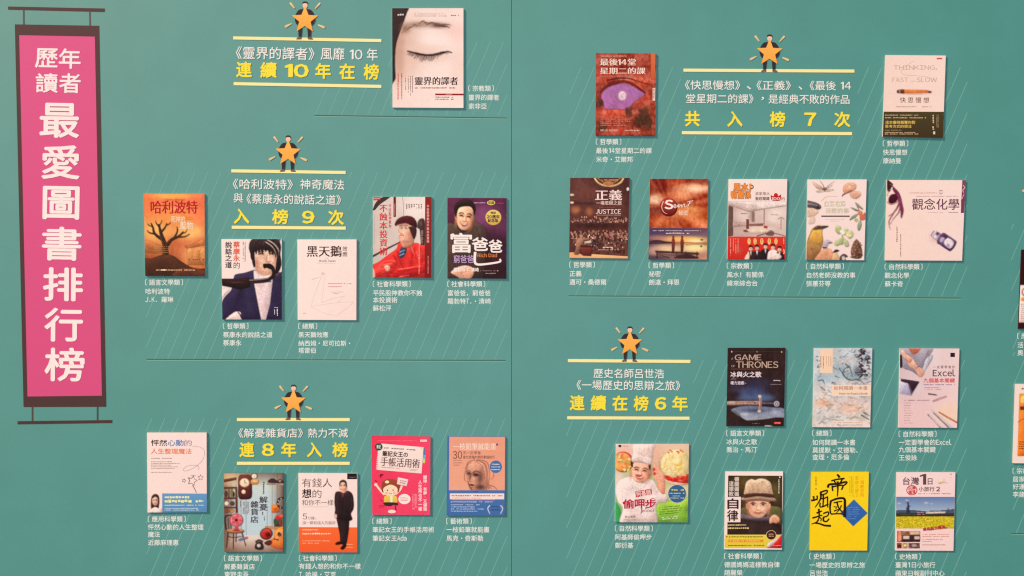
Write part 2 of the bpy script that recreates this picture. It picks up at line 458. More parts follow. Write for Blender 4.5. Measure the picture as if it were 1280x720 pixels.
# parts that are flat graphics keep sharp edges; every other part of a cover is airbrushed like a printed photograph
FLAT = ("lettering", "band", "strip", "tag", "label", "disc", "doodle", "diamond", "calligraphy", "outline", "stamp", "seal", "half", "laurel", "emblem", "page", "bubble", "girl", "flag", "lines", "board")
class Picture(Canvas):
    """Canvas whose picture parts are painted, softly, on a fine grid laid over the carrier."""
    NX, NY = 104, 136
    relief = 0.26
    def grid(self):
        if not hasattr(self, "_xy"):
            u, v = np.meshgrid(np.linspace(0, 1, self.NX), np.linspace(0, 1, self.NY))
            q = [np.array(c, float) for c in self.quad]
            self._xy = (q[0] * ((1 - u) * (1 - v))[..., None] + q[1] * (u * (1 - v))[..., None] + q[2] * (u * v)[..., None] + q[3] * ((1 - u) * v)[..., None])
            self._dx = abs(q[1][0] - q[0][0]) / (self.NX - 1); self._dy = abs(q[3][1] - q[0][1]) / (self.NY - 1)
        return self._xy
    def part(self, name, parent=None, label=None):
        self.flush()
        k = super().part(name, parent, label)
        self.air = not any(w in name for w in FLAT); self.buf = None
        return k
    def start(self):
        if self.buf is None:
            self.grid()
            self.buf = np.zeros((self.NY, self.NX, 4)); self.buf_h = self.layer(self.quad); self.buf_part = self.cur
    def flush(self):
        if getattr(self, "buf", None) is None: return
        b = self.buf; self.buf = None
        a = b[..., 3]
        rgb = b[..., :3]
        w = smooth(np.dstack([rgb * a[..., None], a]), 0.55)                  # slight softness of the print
        a2 = w[..., 3]; rgb = w[..., :3] / np.maximum(a2, 1e-4)[..., None]
        n1 = value_noise(self.NX, self.NY, 60, self.rng); n2 = value_noise(self.NX, self.NY, 12, self.rng)
        n3 = self.rng.normal(0, 1, a.shape)
        rgb = rgb * (1 + 0.13 * n1 + 0.12 * n2 + 0.03 * n3)[..., None]
        on = a2 > 0.02
        cell = on[:-1, :-1] | on[1:, :-1] | on[:-1, 1:] | on[1:, 1:]
        idx = -np.ones((self.NY, self.NX), int)
        use = np.zeros_like(on)
        for dj in (0, 1):
            for di in (0, 1): use[dj:self.NY - 1 + dj, di:self.NX - 1 + di] |= cell
        idx[use] = np.arange(use.sum())
        js, is_ = np.nonzero(cell)
        f = list(zip(idx[js, is_].tolist(), idx[js + 1, is_].tolist(), idx[js + 1, is_ + 1].tolist(), idx[js, is_ + 1].tolist()))
        if not f: return
        cols = np.hstack([self.pig(np.clip(rgb[use], 4, 255)), np.clip(a2[use], 0, 1)[:, None]])
        self.buf_part.add(self.P(self._xy[use], self.buf_h), f, cols, 1)
    def mask(self, pts):
        """Coverage of a polygon at the grid points inside its box: (slices, coverage)."""
        xy = self.grid(); P_ = np.asarray(pts, float); lo, hi = P_.min(0), P_.max(0)
        ok = (xy[..., 0] > lo[0] - 2 * self._dx) & (xy[..., 0] < hi[0] + 2 * self._dx) & (xy[..., 1] > lo[1] - 2 * self._dy) & (xy[..., 1] < hi[1] + 2 * self._dy)
        js, is_ = np.nonzero(ok)
        if not len(js): return None, None
        sl = (slice(js.min(), js.max() + 1), slice(is_.min(), is_.max() + 1))
        g = xy[sl]; cov = np.zeros(g.shape[:2])
        x1, y1 = P_[:, 0], P_[:, 1]; x2, y2 = np.roll(x1, -1), np.roll(y1, -1)
        dy = np.where(np.abs(y2 - y1) < 1e-9, 1e-9, y2 - y1)
        for ox, oy in ((-.33, -.12), (.12, -.36), (.36, .13), (-.12, .34)):
            x = (g[..., 0] + ox * self._dx)[..., None]; y = (g[..., 1] + oy * self._dy)[..., None]
            c = ((y1 > y) != (y2 > y)) & (x < (x2 - x1) * (y - y1) / dy + x1)
            cov += (c.sum(-1) % 2) * 0.25
        return sl, cov
    def poly(self, pts, col, col2=None, d=(0, 1)):
        if not self.air: return super().poly(pts, col, col2, d)
        pts = self.xf(pts); self.start()
        sl, cov = self.mask(pts)
        if sl is None: return
        g = self._xy[sl]
        c1 = np.asarray(col, float)
        if col2 is None: c = np.broadcast_to(c1, g.shape[:2] + (3,)).copy()
        else:
            a = np.asarray(pts) @ np.array(d, float); t = np.clip((g @ np.array(d, float) - a.min()) / max(np.ptp(a), 1e-6), 0, 1)[..., None]
            c = c1 * (1 - t) + np.asarray(col2, float) * t
        P_ = np.asarray(pts, float); ext = np.ptp(P_, axis=0) / (self._dx, self._dy)
        sg = min(ext) * 0.13
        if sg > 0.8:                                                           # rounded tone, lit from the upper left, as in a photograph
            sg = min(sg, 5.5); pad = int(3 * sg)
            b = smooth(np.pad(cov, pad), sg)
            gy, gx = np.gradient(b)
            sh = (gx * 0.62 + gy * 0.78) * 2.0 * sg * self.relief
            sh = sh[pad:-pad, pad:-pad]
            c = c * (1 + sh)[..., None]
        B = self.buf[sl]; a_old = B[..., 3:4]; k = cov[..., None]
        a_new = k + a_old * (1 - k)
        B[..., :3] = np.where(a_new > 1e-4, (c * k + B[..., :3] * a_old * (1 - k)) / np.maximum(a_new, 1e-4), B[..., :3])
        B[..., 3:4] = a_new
    def soft(self, cx, cy, rx, ry, col, a=0.6, core=0.25, rot=0, n=18):
        if not self.air: return super().soft(cx, cy, rx, ry, col, a, core, rot, n)
        self.start(); xy = self._xy
        c_, s_ = math.cos(R(rot)), math.sin(R(rot)); dx, dy = xy[..., 0] - cx, xy[..., 1] - cy
        r2 = ((dx * c_ + dy * s_) / rx) ** 2 + ((-dx * s_ + dy * c_) / ry) ** 2
        k = (a * np.exp(-2.2 * r2))[..., None]; B = self.buf; a_old = B[..., 3:4]
        k = np.where(k < 0.012, 0, k)
        a_new = k + a_old * (1 - k)
        B[..., :3] = np.where(a_new > 1e-4, (np.asarray(col, float) * k + B[..., :3] * a_old * (1 - k)) / np.maximum(a_new, 1e-4), B[..., :3])
        B[..., 3:4] = a_new
    def finish(self, root, origin, mats=None):
        self.flush()
        return super().finish(root, origin, mats)

BOARD = 0.0044  # added board thickness, so that the flat covers cast drop shadows
PAPER = (253, 221, 207)
class Cover(Picture):
    """A printed book cover on a thin board, added so that it casts a drop shadow."""
    vivid = 1.10
    def __init__(self, region, corners, label, edge=(225, 195, 182), bg=PAPER, seed=1, relief=0.26, vivid=1.10):
        super().__init__(region, corners, BOARD, seed)
        self.vivid = vivid
        self.air = False; self.buf = None; self.relief = relief; self.vivid = vivid
        self.label = label
        b = Part()
        f = self.P(corners, BOARD); k = f.copy(); k[:, 1] = 0.0
        b.add(np.vstack([f, k]), [(0, 3, 2, 1)], self.pig(bg))
        e = np.vstack([f, k])
        b.add(e, [(0, 1, 5, 4), (1, 2, 6, 5), (2, 3, 7, 6), (3, 0, 4, 7)], self.pig(edge))
        self.parts["board"] = b; self.order.append("board"); self.parents["board"] = None; self.labels["board"] = None
        self.cur = b; self.base = f
        self.bg = bg
    def done(self):
        org = self.base.mean(0); org[1] = 0
        root = bpy.data.objects.new("book_cover", None); COL.objects.link(root)
        root.empty_display_size = 0.05
        root.location = org
        tag(root, self.label, "book cover", "book covers mounted on the teal wall")
        self.finish(root, org)
        return root

# ================================================================== the wall
seam_x = float(wall_point((639.4, 200), 0)[0, 0])
def panel(x0, x1):
    bm = Part()
    g = 0.0004; z0, z1, t = -1.9, 1.9, 0.03
    xs = [x0, x0 + g, x1 - g, x1]
    v = [(xs[0], 0.0012, z0), (xs[1], 0, z0), (xs[2], 0, z0), (xs[3], 0.0012, z0), (xs[3], t, z0), (xs[0], t, z0)]
    n = len(v); v += [(a, b, z1) for a, b, _ in v]
    f = [(i, (i + 1) % n, n + (i + 1) % n, n + i) for i in range(n)] + [tuple(range(n))[::-1], tuple(range(n, 2 * n))]
    bm.add(v, f, (.1, .3, .3))
    return tag(bm.build("wall", mats=(m_wall,)), kind="structure")
wall_left = panel(-3.4, seam_x - 0.0003)
wall_right = panel(seam_x + 0.0003, 3.8)

# pale slanting hatch lines printed on the vinyl, behind the covers of each block
def hatch(x0, x1, y0, y1, phase, holes, wall):
    cv = Canvas(h=0.00012); cv.part("hatching")
    k, pitch, wd = -0.425, 16.35, 1.3
    i0 = int((x0 - phase) / pitch) - 30
    for i in range(i0, i0 + 120):
        xb = phase + i * pitch                       # where the line meets y1
        t0, t1 = 0.0, 1.0
        p = lambda t: (xb + k * (y0 + (y1 - y0) * t - y1), y0 + (y1 - y0) * t)
        ya, yb = y0, y1
        for lim, side in ((x0, 1), (x1, -1)):
            yl = y1 + (lim - xb) / k
            if side == 1: yb = min(yb, yl)
            else: ya = max(ya, yl)
        segs = [(ya, yb)]
        for (hx0, hx1, hy0, hy1) in holes:
            new = []
            for a, b in segs:
                ca = max(hy0, y1 + (hx1 - xb) / k); cb = min(hy1, y1 + (hx0 - xb) / k)
                if cb <= ca or cb <= a or ca >= b: new.append((a, b)); continue
                if ca > a: new.append((a, ca))
                if cb < b: new.append((cb, b))
            segs = new
        for a, b in segs:
            if b - a < 2: continue
            xa, xc = xb + k * (a - y1), xb + k * (b - y1)
            v = cv.P([(xa - wd / 2, a), (xa + wd / 2, a), (xc + wd / 2, b), (xc - wd / 2, b)], cv.h)
            cv.cur.add(v, [(0, 3, 2, 1)], pig((113, 165, 150)))
    o = cv.cur.build("hatching", wall)
    o.matrix_parent_inverse = Matrix.Identity(4)
hatch(393, 634, 52, 144.5, 394.0, [(280, 485, 0, 109)], wall_left)
hatch(183, 634, 215, 449.5, 193.0, [(287, 436, 150, 289)], wall_left)
hatch(183, 634, 523, 800, 186.5, [(294, 441, 480, 583)], wall_left)
hatch(712, 1209, 84, 370.5, 719.0, [(851, 1072, 40, 170)], wall_right)
hatch(708, 1208, 450, 800, 714.0, [(704, 867, 400, 526)], wall_right)
hatch(1266, 1500, 440, 667, 1270.0, [], wall_right)
hatch(1264, 1500, 280, 436, 1266.0, [], wall_right)

def divider(pts, label):
    cv = Canvas(h=0.0002); cv.part("divider_line")
    (x0, y0), (x1, y1) = pts
    q = [(x0, y0 - .55), (x1, y1 - .55), (x1, y1 + .55), (x0, y0 + .55)]
    cv.cur.add(cv.P(q, cv.h), [(0, 3, 2, 1)], pig((62, 98, 84)))
    q = [(x0, y0 + .75), (x1, y1 + .75), (x1, y1 + 1.7), (x0, y0 + 1.7)]  # pale highlight painted along the underside of the dark line
    cv.cur.add(cv.P(q, cv.h), [(0, 3, 2, 1)], pig((132, 172, 150)))
    org = cv.P([((x0 + x1) / 2, (y0 + y1) / 2)], 0)[0]
    tag(cv.cur.build("divider_line", None, org), label, "printed line", "dark divider lines between the blocks")
divider([(393, 144.2), (633.3, 147.5)], "thin dark line just under the cover with the closed eye")
divider([(183.3, 449.2), (632, 450.5)], "thin dark line above the star of the eight year heading")
divider([(711, 369.8), (1201, 372.6)], "thin dark line below the concert hall and sunset covers")
divider([(1264.2, 667.0), (1420, 667.5)], "short thin dark line cut off at the picture edge")

# ================================================================== hanging title banner (printed scroll)
def banner():
    cv = Canvas(h=0.0003)
    BR = (88, 60, 58)
    cv.part("top_rail"); cv.poly([(10, 8.1), (131, 10.6), (131, 15), (10, 12.1)], BR)
    for x, y0, y1 in ((29.5, 12.3, 31), (112.3, 14.2, 32.4)):
        cv.part("cord"); cv.poly([(x - 1, y0), (x + 1, y0), (x + 1.3, y1), (x - .7, y1)], (104, 80, 74))
    cv.part("frame")
    cv.poly([(18.5, 30.4), (124, 32.2), (132.8, 508.5), (29.4, 508.8)], (88, 60, 58), (80, 54, 50))
    cv.part("cloth")
    cv.poly([(24, 44), (118.5, 45.8), (127.3, 494.6), (34.4, 495.6)], (223, 88, 131), (219, 79, 123))
    for x, y0, y1 in ((40.5, 508.7, 527), (121.9, 508.5, 525.6)):
        cv.part("rod"); cv.poly([(x - 1, y0), (x + 1, y0), (x + 1, y1), (x - 1, y1)], (84, 72, 64))
    cv.part("bottom_rail"); cv.poly([(21.9, 526.5), (140.3, 525), (140.3, 528.8), (21.9, 530.4)], (80, 54, 50))
    W = (254, 226, 220)
    cv.part("small_lettering")
    for ch, a, b, c_, d in (("歷", 44.3, 60.8, 72, 84.4), ("年", 73.9, 61, 100.5, 85.5), ("讀", 45, 92, 72, 115.5), ("者", 74.3, 92, 100.5, 116)):
        cv.text(ch, a, b, c_, d, W, w=0.016, deep=0.0005, mat=2, rot=1.0)
    cv.part("large_lettering")
    for ch, a, b, c_, d in (("最", 49.5, 128.6, 99.4, 172.5), ("愛", 51.8, 181.2, 100.1, 224.2), ("圖", 53.3, 232.5, 99.4, 274.5),
                            ("書", 52.5, 283.3, 101.9, 326), ("排", 53.7, 334, 103.9, 376.7), ("行", 55.2, 384.5, 103.9, 427.3), ("榜", 55.6, 434.3, 105.8, 477)):
        cv.text(ch, a + 1, b + 1, c_ - 1, d - 1, W, w=0.019, deep=0.0005, mat=2, rot=1.0 if b < 300 else 0.5)
    org = cv.P([(75, 530)], 0)[0]
    root = bpy.data.objects.new("title_banner", None); COL.objects.link(root); root.location = org
    root.empty_display_size = 0.05
    tag(root, "tall pink printed scroll banner in a brown frame with large white characters", "banner")
    cv.finish(root, org, (M_PRINT, M_SOFT, M_VINYL))
banner()

# ================================================================== block headings
YEL, RULE, WHT = (254, 220, 58), (253, 236, 152), (246, 236, 220)
def heading(label, region, rules, white, yellow):
    """rules: two (left, right) end points; white / yellow: (text, x0, x1, y0, y1) in zoomed units."""
    cv = Canvas(region, None, h=0.0003)
    k = cv.s
    for (a, b) in rules:
        cv.part("rule")
        t = 1.95 * k
        pts = [(a[0], a[1] - t), (b[0], b[1] - t), (b[0], b[1] + t), (a[0], a[1] + t)]
        f = cv.P(pts, 0.0009); bk = cv.P(pts, 0.0003)
        cv.cur.add(np.vstack([f, bk]), [(0, 3, 2, 1), (0, 1, 5, 4), (1, 2, 6, 5), (2, 3, 7, 6), (3, 0, 4, 7)], pig(RULE), 2)
    slope = (rules[0][1][1] - rules[0][0][1]) / (rules[0][1][0] - rules[0][0][0])
    xr = rules[0][0][0]
    def put(items, col, w, nm):
        cv.part(nm)
        for s, x0, x1, y0, y1 in items:
            dy = slope * ((x0 + x1) / 2 - xr)
            em = True
            if len(s) <= 2 and s.isdigit():
                hgt = (y1 - y0); m_ = (y0 + y1) / 2
                big = 0.84 if nm != "small_lettering" else 0.80
                cv.text(s, x0, m_ - hgt * big / 2 + dy, x1, m_ + hgt * big / 2 + dy, col, w=w * (1.25 if w > .02 else 0.9), deep=0.0006, mat=2, slope=slope)
            elif s in "、，": cv.text(s, x0, y1 - 24 + dy, x1, y1 - 2 + dy, col, w=w, deep=0.0006, mat=2)
            elif len(s) == 1: cv.text(s, x0, y0 + dy, x1, y1 + dy, col, w=w, deep=0.0006, mat=2)
            else: cv.text(s, x0, y0 + dy, x1, y1 + dy, col, w=w, deep=0.0006, em=True, mat=2, slope=slope)
    put(white, WHT, 0.006, "small_lettering")
    put(yellow, YEL, 0.026, "large_lettering")
    org = cv.P([((rules[1][0][0] + rules[1][1][0]) / 2, rules[1][0][1])], 0)[0]
    root = bpy.data.objects.new("heading", None); COL.objects.link(root); root.location = org
    root.empty_display_size = 0.05
    tag(root, label, "heading", "white and yellow block headings between two rules")
    cv.finish(root, org, (M_PRINT, M_SOFT, M_VINYL))

heading("heading about ten years in a row, beside the closed eye cover", (270, 0, 490, 150),
        [((103, 227.5), (992, 243.5)), ((106, 502), (992, 518.5))],
        [("《靈界的譯者》", 120, 590, 274, 348), ("風靡", 628, 770, 274, 348), ("10", 803, 878, 276, 350), ("年", 905, 970, 276, 348)],
        [(c, a, b, 371, 461) for c, a, b in (("連", 123, 213), ("續", 268, 362), ("10", 417, 552), ("年", 598, 687), ("在", 742, 830), ("榜", 888, 975))])
heading("three line heading ending in nine times, above the pipe cover", (280, 150, 440, 290),
        [((47, 327), (782, 337.5)), ((50, 689.5), (783, 695))],
        [("《哈利波特》", 57, 442, 375, 440), ("神奇魔法", 490, 772, 372, 437), ("與", 62, 122, 470, 530), ("《蔡康永的說話之道》", 145, 752, 468, 532)],
        [(c, a, b, 571, 663) for c, a, b in (("入", 65, 160), ("榜", 312, 410), ("9", 505, 578), ("次", 672, 768))])
heading("heading about eight years, just above the vintage shop cover", (285, 470, 445, 590),
        [((67, 327), (913, 327)), ((67, 655), (913, 655))],
        [("《解憂雜貨店》", 78, 562, 393, 462), ("熱力不減", 600, 900, 393, 462)],
        [(c, a, b, 500, 606) for c, a, b in (("連", 88, 195), ("8", 258, 342), ("年", 402, 510), ("入", 595, 700), ("榜", 785, 895))])
heading("widest heading, about seven times, between the red arch and pencil covers", (845, 35, 1075, 175),
        [((48, 271), (1147, 277)), ((38, 673), (1132, 679))],
        [("《快思慢想》", 58, 412, 335, 395), ("、", 455, 482, 335, 395), ("《正義》", 518, 738, 335, 395), ("、", 788, 812, 335, 395), ("《最後", 860, 1028, 335, 395), ("14", 1060, 1125, 335, 395),
         ("堂星期二的課》", 65, 498, 422, 482), ("，", 548, 566, 408, 464), ("是經典不敗的作品", 595, 1115, 422, 482)],
        [(c, a, b, 535, 630) for c, a, b in (("共", 60, 152), ("入", 332, 425), ("榜", 605, 700), ("7", 828, 898), ("次", 1020, 1118))])
heading("heading about six years, placed above the chef cover", (700, 400, 870, 530),
        [((55, 281), (903, 287)), ((50, 677), (897, 680))],
        [("歷史名師呂世浩", 233, 720, 333, 398), ("《一場歷史的思辯之旅》", 115, 832, 413, 480)],
        [(c, a, b, 523, 623) for c, a, b in (("連", 70, 168), ("續", 215, 318), ("在", 365, 465), ("榜", 512, 610), ("6", 660, 733), ("年", 780, 882))])

def star_person(hx, hy, k, label):
    """Little printed person carrying a big orange star; (hx, hy) is the head, k the scale."""
    cv = Canvas(h=0.0011); cv.tr = (hx, hy, k / 4.8, R(0.6))
    DK = (56, 42, 42)
    for pts in ([(-92, -12), (-84, -14), (-61, 18), (-64, 24), (-70, 20), (-93, -6)], [(92, -12), (84, -14), (58, 20), (61, 25), (67, 20), (93, -6)],
                [(-122, 128), (-119, 138), (-110, 138), (-80, 116), (-80, 111), (-112, 122)], [(122, 132), (117, 141), (108, 140), (78, 122), (78, 116), (110, 124)]):
        cv.part("ray"); cv.poly(pts, (247, 205, 140), (226, 178, 118))
    cv.part("body")
    cv.blob([(-20, 26), (-40, 34), (-57, 62), (-60, 92), (-44, 122), (0, 130), (44, 122), (62, 92), (57, 62), (40, 34), (20, 26)], DK)
    for s in (-1, 1):
        lk = cv.part("leg")
        cv.poly([(s * 14, 128), (s * 40, 128), (s * 37, 192), (s * 20, 198)], DK)
        cv.part("shoe", lk); cv.blob([(s * 20, 196), (s * 35, 192), (s * 50, 204), (s * 46, 208), (s * 20, 206)], (118, 92, 84))
    cv.part("head"); h_ = cv.cur
    cv.ell(0, 2, 15, 19, (250, 190, 160))
    cv.part("hair", "head"); cv.blob([(-16, -4), (-14, -16), (0, -21), (14, -16), (16, -4), (8, -9), (-8, -9)], (62, 44, 42))
    cv.part("star")
    pts = []
    for i in range(10):
        a = -math.pi / 2 + i * math.pi / 5
        r_ = 84 if i % 2 == 0 else 36
        pts.append((r_ * 1.0 * math.cos(a), 90 + r_ * 1.02 * math.sin(a)))
    rnd = []
    for i in range(10):                                 # blunt tips
        p0, p, p1 = (np.array(pts[(i + j) % 10]) for j in (-1, 0, 1))
        if i % 2 == 0: rnd += [tuple(p + (p0 - p) * .07), tuple(p + (p0 - p) * .02 + (p1 - p) * .02), tuple(p + (p1 - p) * .07)]
        else: rnd.append(tuple(p))
    cv.poly(rnd, (255, 180, 86), (252, 162, 62))
    org = wall_point([(hx, hy + 205 * k / 4.8)], 0)[0]
    root = bpy.data.objects.new("star_figure", None); COL.objects.link(root); root.location = org
    root.empty_display_size = 0.02
    tag(root, label, "star figure", "little people in black carrying orange stars")
    cv.finish(root, org)
star_person(381.3, 6.0, 1.0, "person carrying an orange star above the ten years heading")
star_person(360.2, 173.3, 0.955, "person carrying an orange star above the nine times heading")
star_person(366.9, 484.8, 0.93, "person carrying an orange star above the eight years heading")
star_person(962.1, 47.3, 0.985, "person carrying an orange star above the widest heading")
star_person(787.4, 412.0, 0.93, "person carrying an orange star above the six years heading")
star_person(1302.5, 212.0, 0.98, "star figure cut off by the picture edge, only one ray showing")

# ================================================================== captions
CAPN = [0]
def caption(x, ys, lines, cover, s=7.75):
    cv = Canvas(h=0.0002); cv.part("caption")
    col = (236, 236, 220)
    for i, (y, t) in enumerate(zip(ys, lines)):
        out = []; pen = x
        if i == 0:
            out.append(("〔", pen - 0.62 * s - 0.6, y + .38 * s, s, s * 1.05, 0)); pen += 4.9
        for ch in t:
            v, _ = glyph(ch)
            if ch == ' ': pen += s * .5; continue
            if is_wide(ch):
                out.append((ch, pen, y + .38 * s, s, s, 0)); pen += s
            else:
                wd = v[:, 0].max() - v[:, 0].min(); sx = min(s * .46 / wd, s * 1.05)
                out.append((ch, pen + (s * .52 - wd * sx) / 2 - v[:, 0].min() * sx, y + .38 * s, sx, s * 1.08, 0)); pen += s * .52
        if i == 0 and lines[0]: out.append(("〕", pen + 1.3, y + .38 * s, s, s * 1.05, 0))
        cv.glyphs(out, col, w=0.011)
    org = wall_point([(x + 20, ys[-1])], 0)[0]
    tag(cv.cur.build("caption", None, org), "white caption printed " + cover, "caption", "small white captions under the covers")
caption(585.5, (110.5, 121.8, 132.7), ("宗教類", "靈界的譯者", "索非亞"), "beside the cover with the closed eye")
caption(181.4, (353, 364.2, 374.4), ("語言文學類", "哈利波特", "J.K. 羅琳"), "under the orange sky cover")
caption(278.7, (407.7, 418.4, 428.5), ("哲學類", "蔡康永的說話之道", "蔡康永"), "under the cover of the man with a pipe")
caption(372.8, (407.7, 418.4, 429.1, 438.0), ("總類", "黑天鵝效應", "納西姆・尼可拉斯・", "塔雷伯"), "under the cover with the faint swan outline", 7.55)
caption(466, (355, 366.2, 375.0, 385.2), ("社會科學類", "平民股神教你不蝕", "本投資術", "蘇松泙"), "under the cover of the man in a red jacket")
caption(559.2, (355, 366.2, 376.5), ("社會科學類", "富爸爸，窮爸爸", "羅勃特T.・清崎"), "under the purple cover of the smiling man")
caption(184.8, (648.9, 659, 668, 678.2), ("應用科學類", "怦然心動的人生整理", "魔法", "近藤麻理惠"), "under the cover with the magic wand doodle")
caption(280.1, (697.9, 708.3, 718), ("語言文學類", "解憂雜貨店", "東野圭吾"), "under the vintage shop cover")
caption(373.6, (697.8, 707.8, 718.1), ("社會科學類", "有錢人想的和你不一樣", "T.哈福・艾克"), "under the cover of the standing man in black suit")
caption(465.4, (651.5, 662, 672.8), ("總類", "筆記女王的手帳活用術", "筆記女王Ada"), "under the hot pink notebook cover")
caption(557.8, (651.5, 662, 672.8), ("藝術類", "一枝鉛筆就能畫", "馬克・奇斯勒"), "under the cover with the pencil portrait")
caption(744.8, (177.3, 188.3, 199.2), ("哲學類", "最後14堂星期二的課", "米奇・艾爾邦"), "under the red rock arch cover")
caption(1103.5, (179.4, 190.4, 201), ("哲學類", "快思慢想", "康納曼"), "under the cover with one stubby pencil")
caption(711.7, (331, 342, 352.6), ("哲學類", "正義", "邁可・桑德爾"), "under the brown lecture hall cover")
caption(810.8, (331.8, 342.3, 352.8), ("哲學類", "祕密", "朗達・拜恩"), "under the sunset cover with a wax seal")
caption(908.5, (332.5, 343.3, 354), ("宗教類", "風水！有關係", "緯來綜合台"), "under the cover with the living room")
caption(1007.5, (333, 344, 354.5), ("自然科學類", "自然老師沒教的事", "張蕙芬等"), "under the cover with birds and leaves")
caption(1105.8, (333.5, 344.3, 354.9), ("自然科學類", "觀念化學", "蘇卡奇"), "under the wide cover with the glass bottle")
caption(907.8, (541.6, 552.3, 562), ("語言文學類", "冰與火之歌", "喬治・馬汀"), "under the dark cover with a sword")
caption(1015.3, (541.6, 553, 562.7, 571.4), ("總類", "如何閱讀一本書", "莫提默・艾德勒、", "查理・范多倫"), "under the pale abstract painting cover")
caption(1123.3, (542.6, 553, 562, 572.1), ("自然科學類", "一定要學會的Excel", "九個基本關鍵", "王俊詠"), "under the cover with laptop and pencils")
caption(768.6, (660.6, 671.4, 681.7), ("自然科學類", "阿基師偷呷步", "鄭衍基"), "under the cover of the chef")
caption(905.1, (695.1, 705.8, 715.8), ("社會科學類", "德國媽媽這樣教自律", "趙麗榮"), "under the cover of the child in a hat")
caption(1011.7, (695.5, 706.3, 716.4), ("史地類", "一場歷史的思辨之旅", "呂世浩"), "under the bright yellow cover")
caption(1118.9, (695.8, 706.1, 716.6), ("史地類", "臺灣1日小旅行", "蘋果日報副刊中心"), "under the cover with the flower field")
caption(1271.6, (420, 431.3, 441), ("應", "活", "奧"), "under the dark cover cut off at the edge")
caption(1265.8, (588.8, 599, 608.3, 618), ("宗教", "居家", "好運", "李建"), "under the orange cover cut off at the edge")

# ================================================================== book covers
INK = (70, 46, 42)
def face(c, cx, cy, w, h, skin, shade, tilt=0.0, smile=0.4, brow=INK, eyes=True, ear=None, lit=-1):
    """Printed portrait head: outline, modelled tones, brows, eyes, nose, mouth."""
    c_, s_ = math.cos(R(tilt)), math.sin(R(tilt))
    T = lambda pts: [(cx + (x * w * c_ - y * h * s_), cy + (x * w * s_ + y * h * c_)) for x, y in pts]
    def tone(x, y, rx, ry, col, a, r=0): px, py = T([(x, y)])[0]; c.soft(px, py, w * rx, h * ry, col, a, .2, tilt + r)
    dark = tuple(int(k * .74) for k in shade); lite = tuple(min(255, k + 14) for k in skin); mix = tuple((a + b) // 2 for a, b in zip(skin, shade))
    for s in ear or (): c.blob(T([(s * .45, -.10), (s * .55, -.13), (s * .56, .05), (s * .47, .13)]), shade)
    c.blob(T([(-.46, -.25), (-.30, -.48), (0, -.53), (.30, -.48), (.46, -.25), (.47, .0), (.42, .20), (.30, .38), (.13, .50), (-.13, .50), (-.30, .38), (-.42, .20), (-.47, .0)]), skin)
    d = -lit
    tone(d * .44, .02, .20, .50, dark, .75); tone(d * .30, .26, .20, .26, shade, .75); tone(lit * .45, .16, .12, .34, shade, .7)
    tone(lit * .10, -.32, .30, .16, lite, .8); tone(lit * .24, .10, .14, .12, lite, .8); tone(d * .20, .10, .11, .10, lite, .5)
    for s in (-1, 1):
        tone(s * .21, -.07, .17, .085, dark, .62)
        c.line(T([(s * .36, -.125), (s * .23, -.185), (s * .08, -.145)]), h * .05, brow, h * .03)
        if eyes: c.line(T([(s * .31, -.035), (s * .21, -.075), (s * .10, -.035)]), h * .052, tuple(int(k * .75) for k in brow), h * .045)
        tone(s * .27, .17, .13, .09, tuple((a + b) // 2 for a, b in zip(skin, (246, 110, 90))), .45)
    c.line(T([(d * .05, -.10), (d * .07, .04), (d * .10, .13)]), h * .045, shade, h * .05); tone(lit * .03, .05, .05, .14, lite, .8)
    c.line(T([(-.10, .135), (-.04, .165), (.04, .165), (.10, .135)]), h * .03, dark, h * .03)
    if smile > .6:
        for s in (-1, 1): c.line(T([(s * .13, .13), (s * .25, .21), (s * .25, .31)]), h * .03, shade, h * .015)
        c.blob(T([(-.21, .215), (0, .255), (.21, .215), (.14, .325), (0, .365), (-.14, .325)]), (168, 72, 62))
        c.blob(T([(-.17, .235), (0, .268), (.17, .235), (.11, .29), (0, .31), (-.11, .29)]), (252, 232, 222))
        c.line(T([(-.12, .345), (0, .38), (.12, .345)]), h * .03, (214, 120, 104), h * .03)
    else:
        c.line(T([(-.15, .265 - smile * .06), (0, .285), (.15, .265 - smile * .06)]), h * .035, (150, 70, 62), h * .03)
        tone(0, .315, .13, .04, (222, 116, 102), .8)
    tone(0, .405, .16, .04, shade, .6); tone(0, .46, .12, .04, lite, .4); tone(d * .2, .47, .2, .06, dark, .5)

# ---- closed eye
c = Cover((485, 5, 585, 140), [(28, 28), (503, 28), (503, 693), (30, 690)], "pale cover with a large closed eye and dark hair edge", seed=2, relief=0.1)
c.paint(None, [(247, 214, 198), (252, 216, 204), (253, 222, 208), (249, 212, 196)],
        [(120, 280, 120, 190, (222, 178, 158), .8), (430, 190, 110, 60, (248, 196, 182), .75), (320, 235, 130, 60, (254, 224, 210), .8), (110, 430, 70, 90, (236, 194, 174), .7), (470, 420, 60, 200, (246, 204, 188), .6),
         (250, 120, 170, 30, (243, 205, 186), .5), (70, 300, 46, 220, (200, 152, 132), .85), (270, 350, 150, 40, (234, 190, 172), .7), (250, 292, 150, 26, (240, 200, 182), .6)], amp=3)
c.part("hair"); c.blob([(0, 0), (130, 20), (124, 60), (104, 120), (78, 190), (56, 260), (47, 340), (47, 430), (50, 490), (36, 520), (10, 540), (0, 300)], (72, 55, 52), (58, 42, 40))
c.part("eyebrow")
c.soft(335, 143, 80, 24, (140, 98, 80), .85); c.soft(200, 138, 100, 28, (186, 146, 124), .8); c.soft(118, 165, 40, 40, (176, 134, 112), .75)
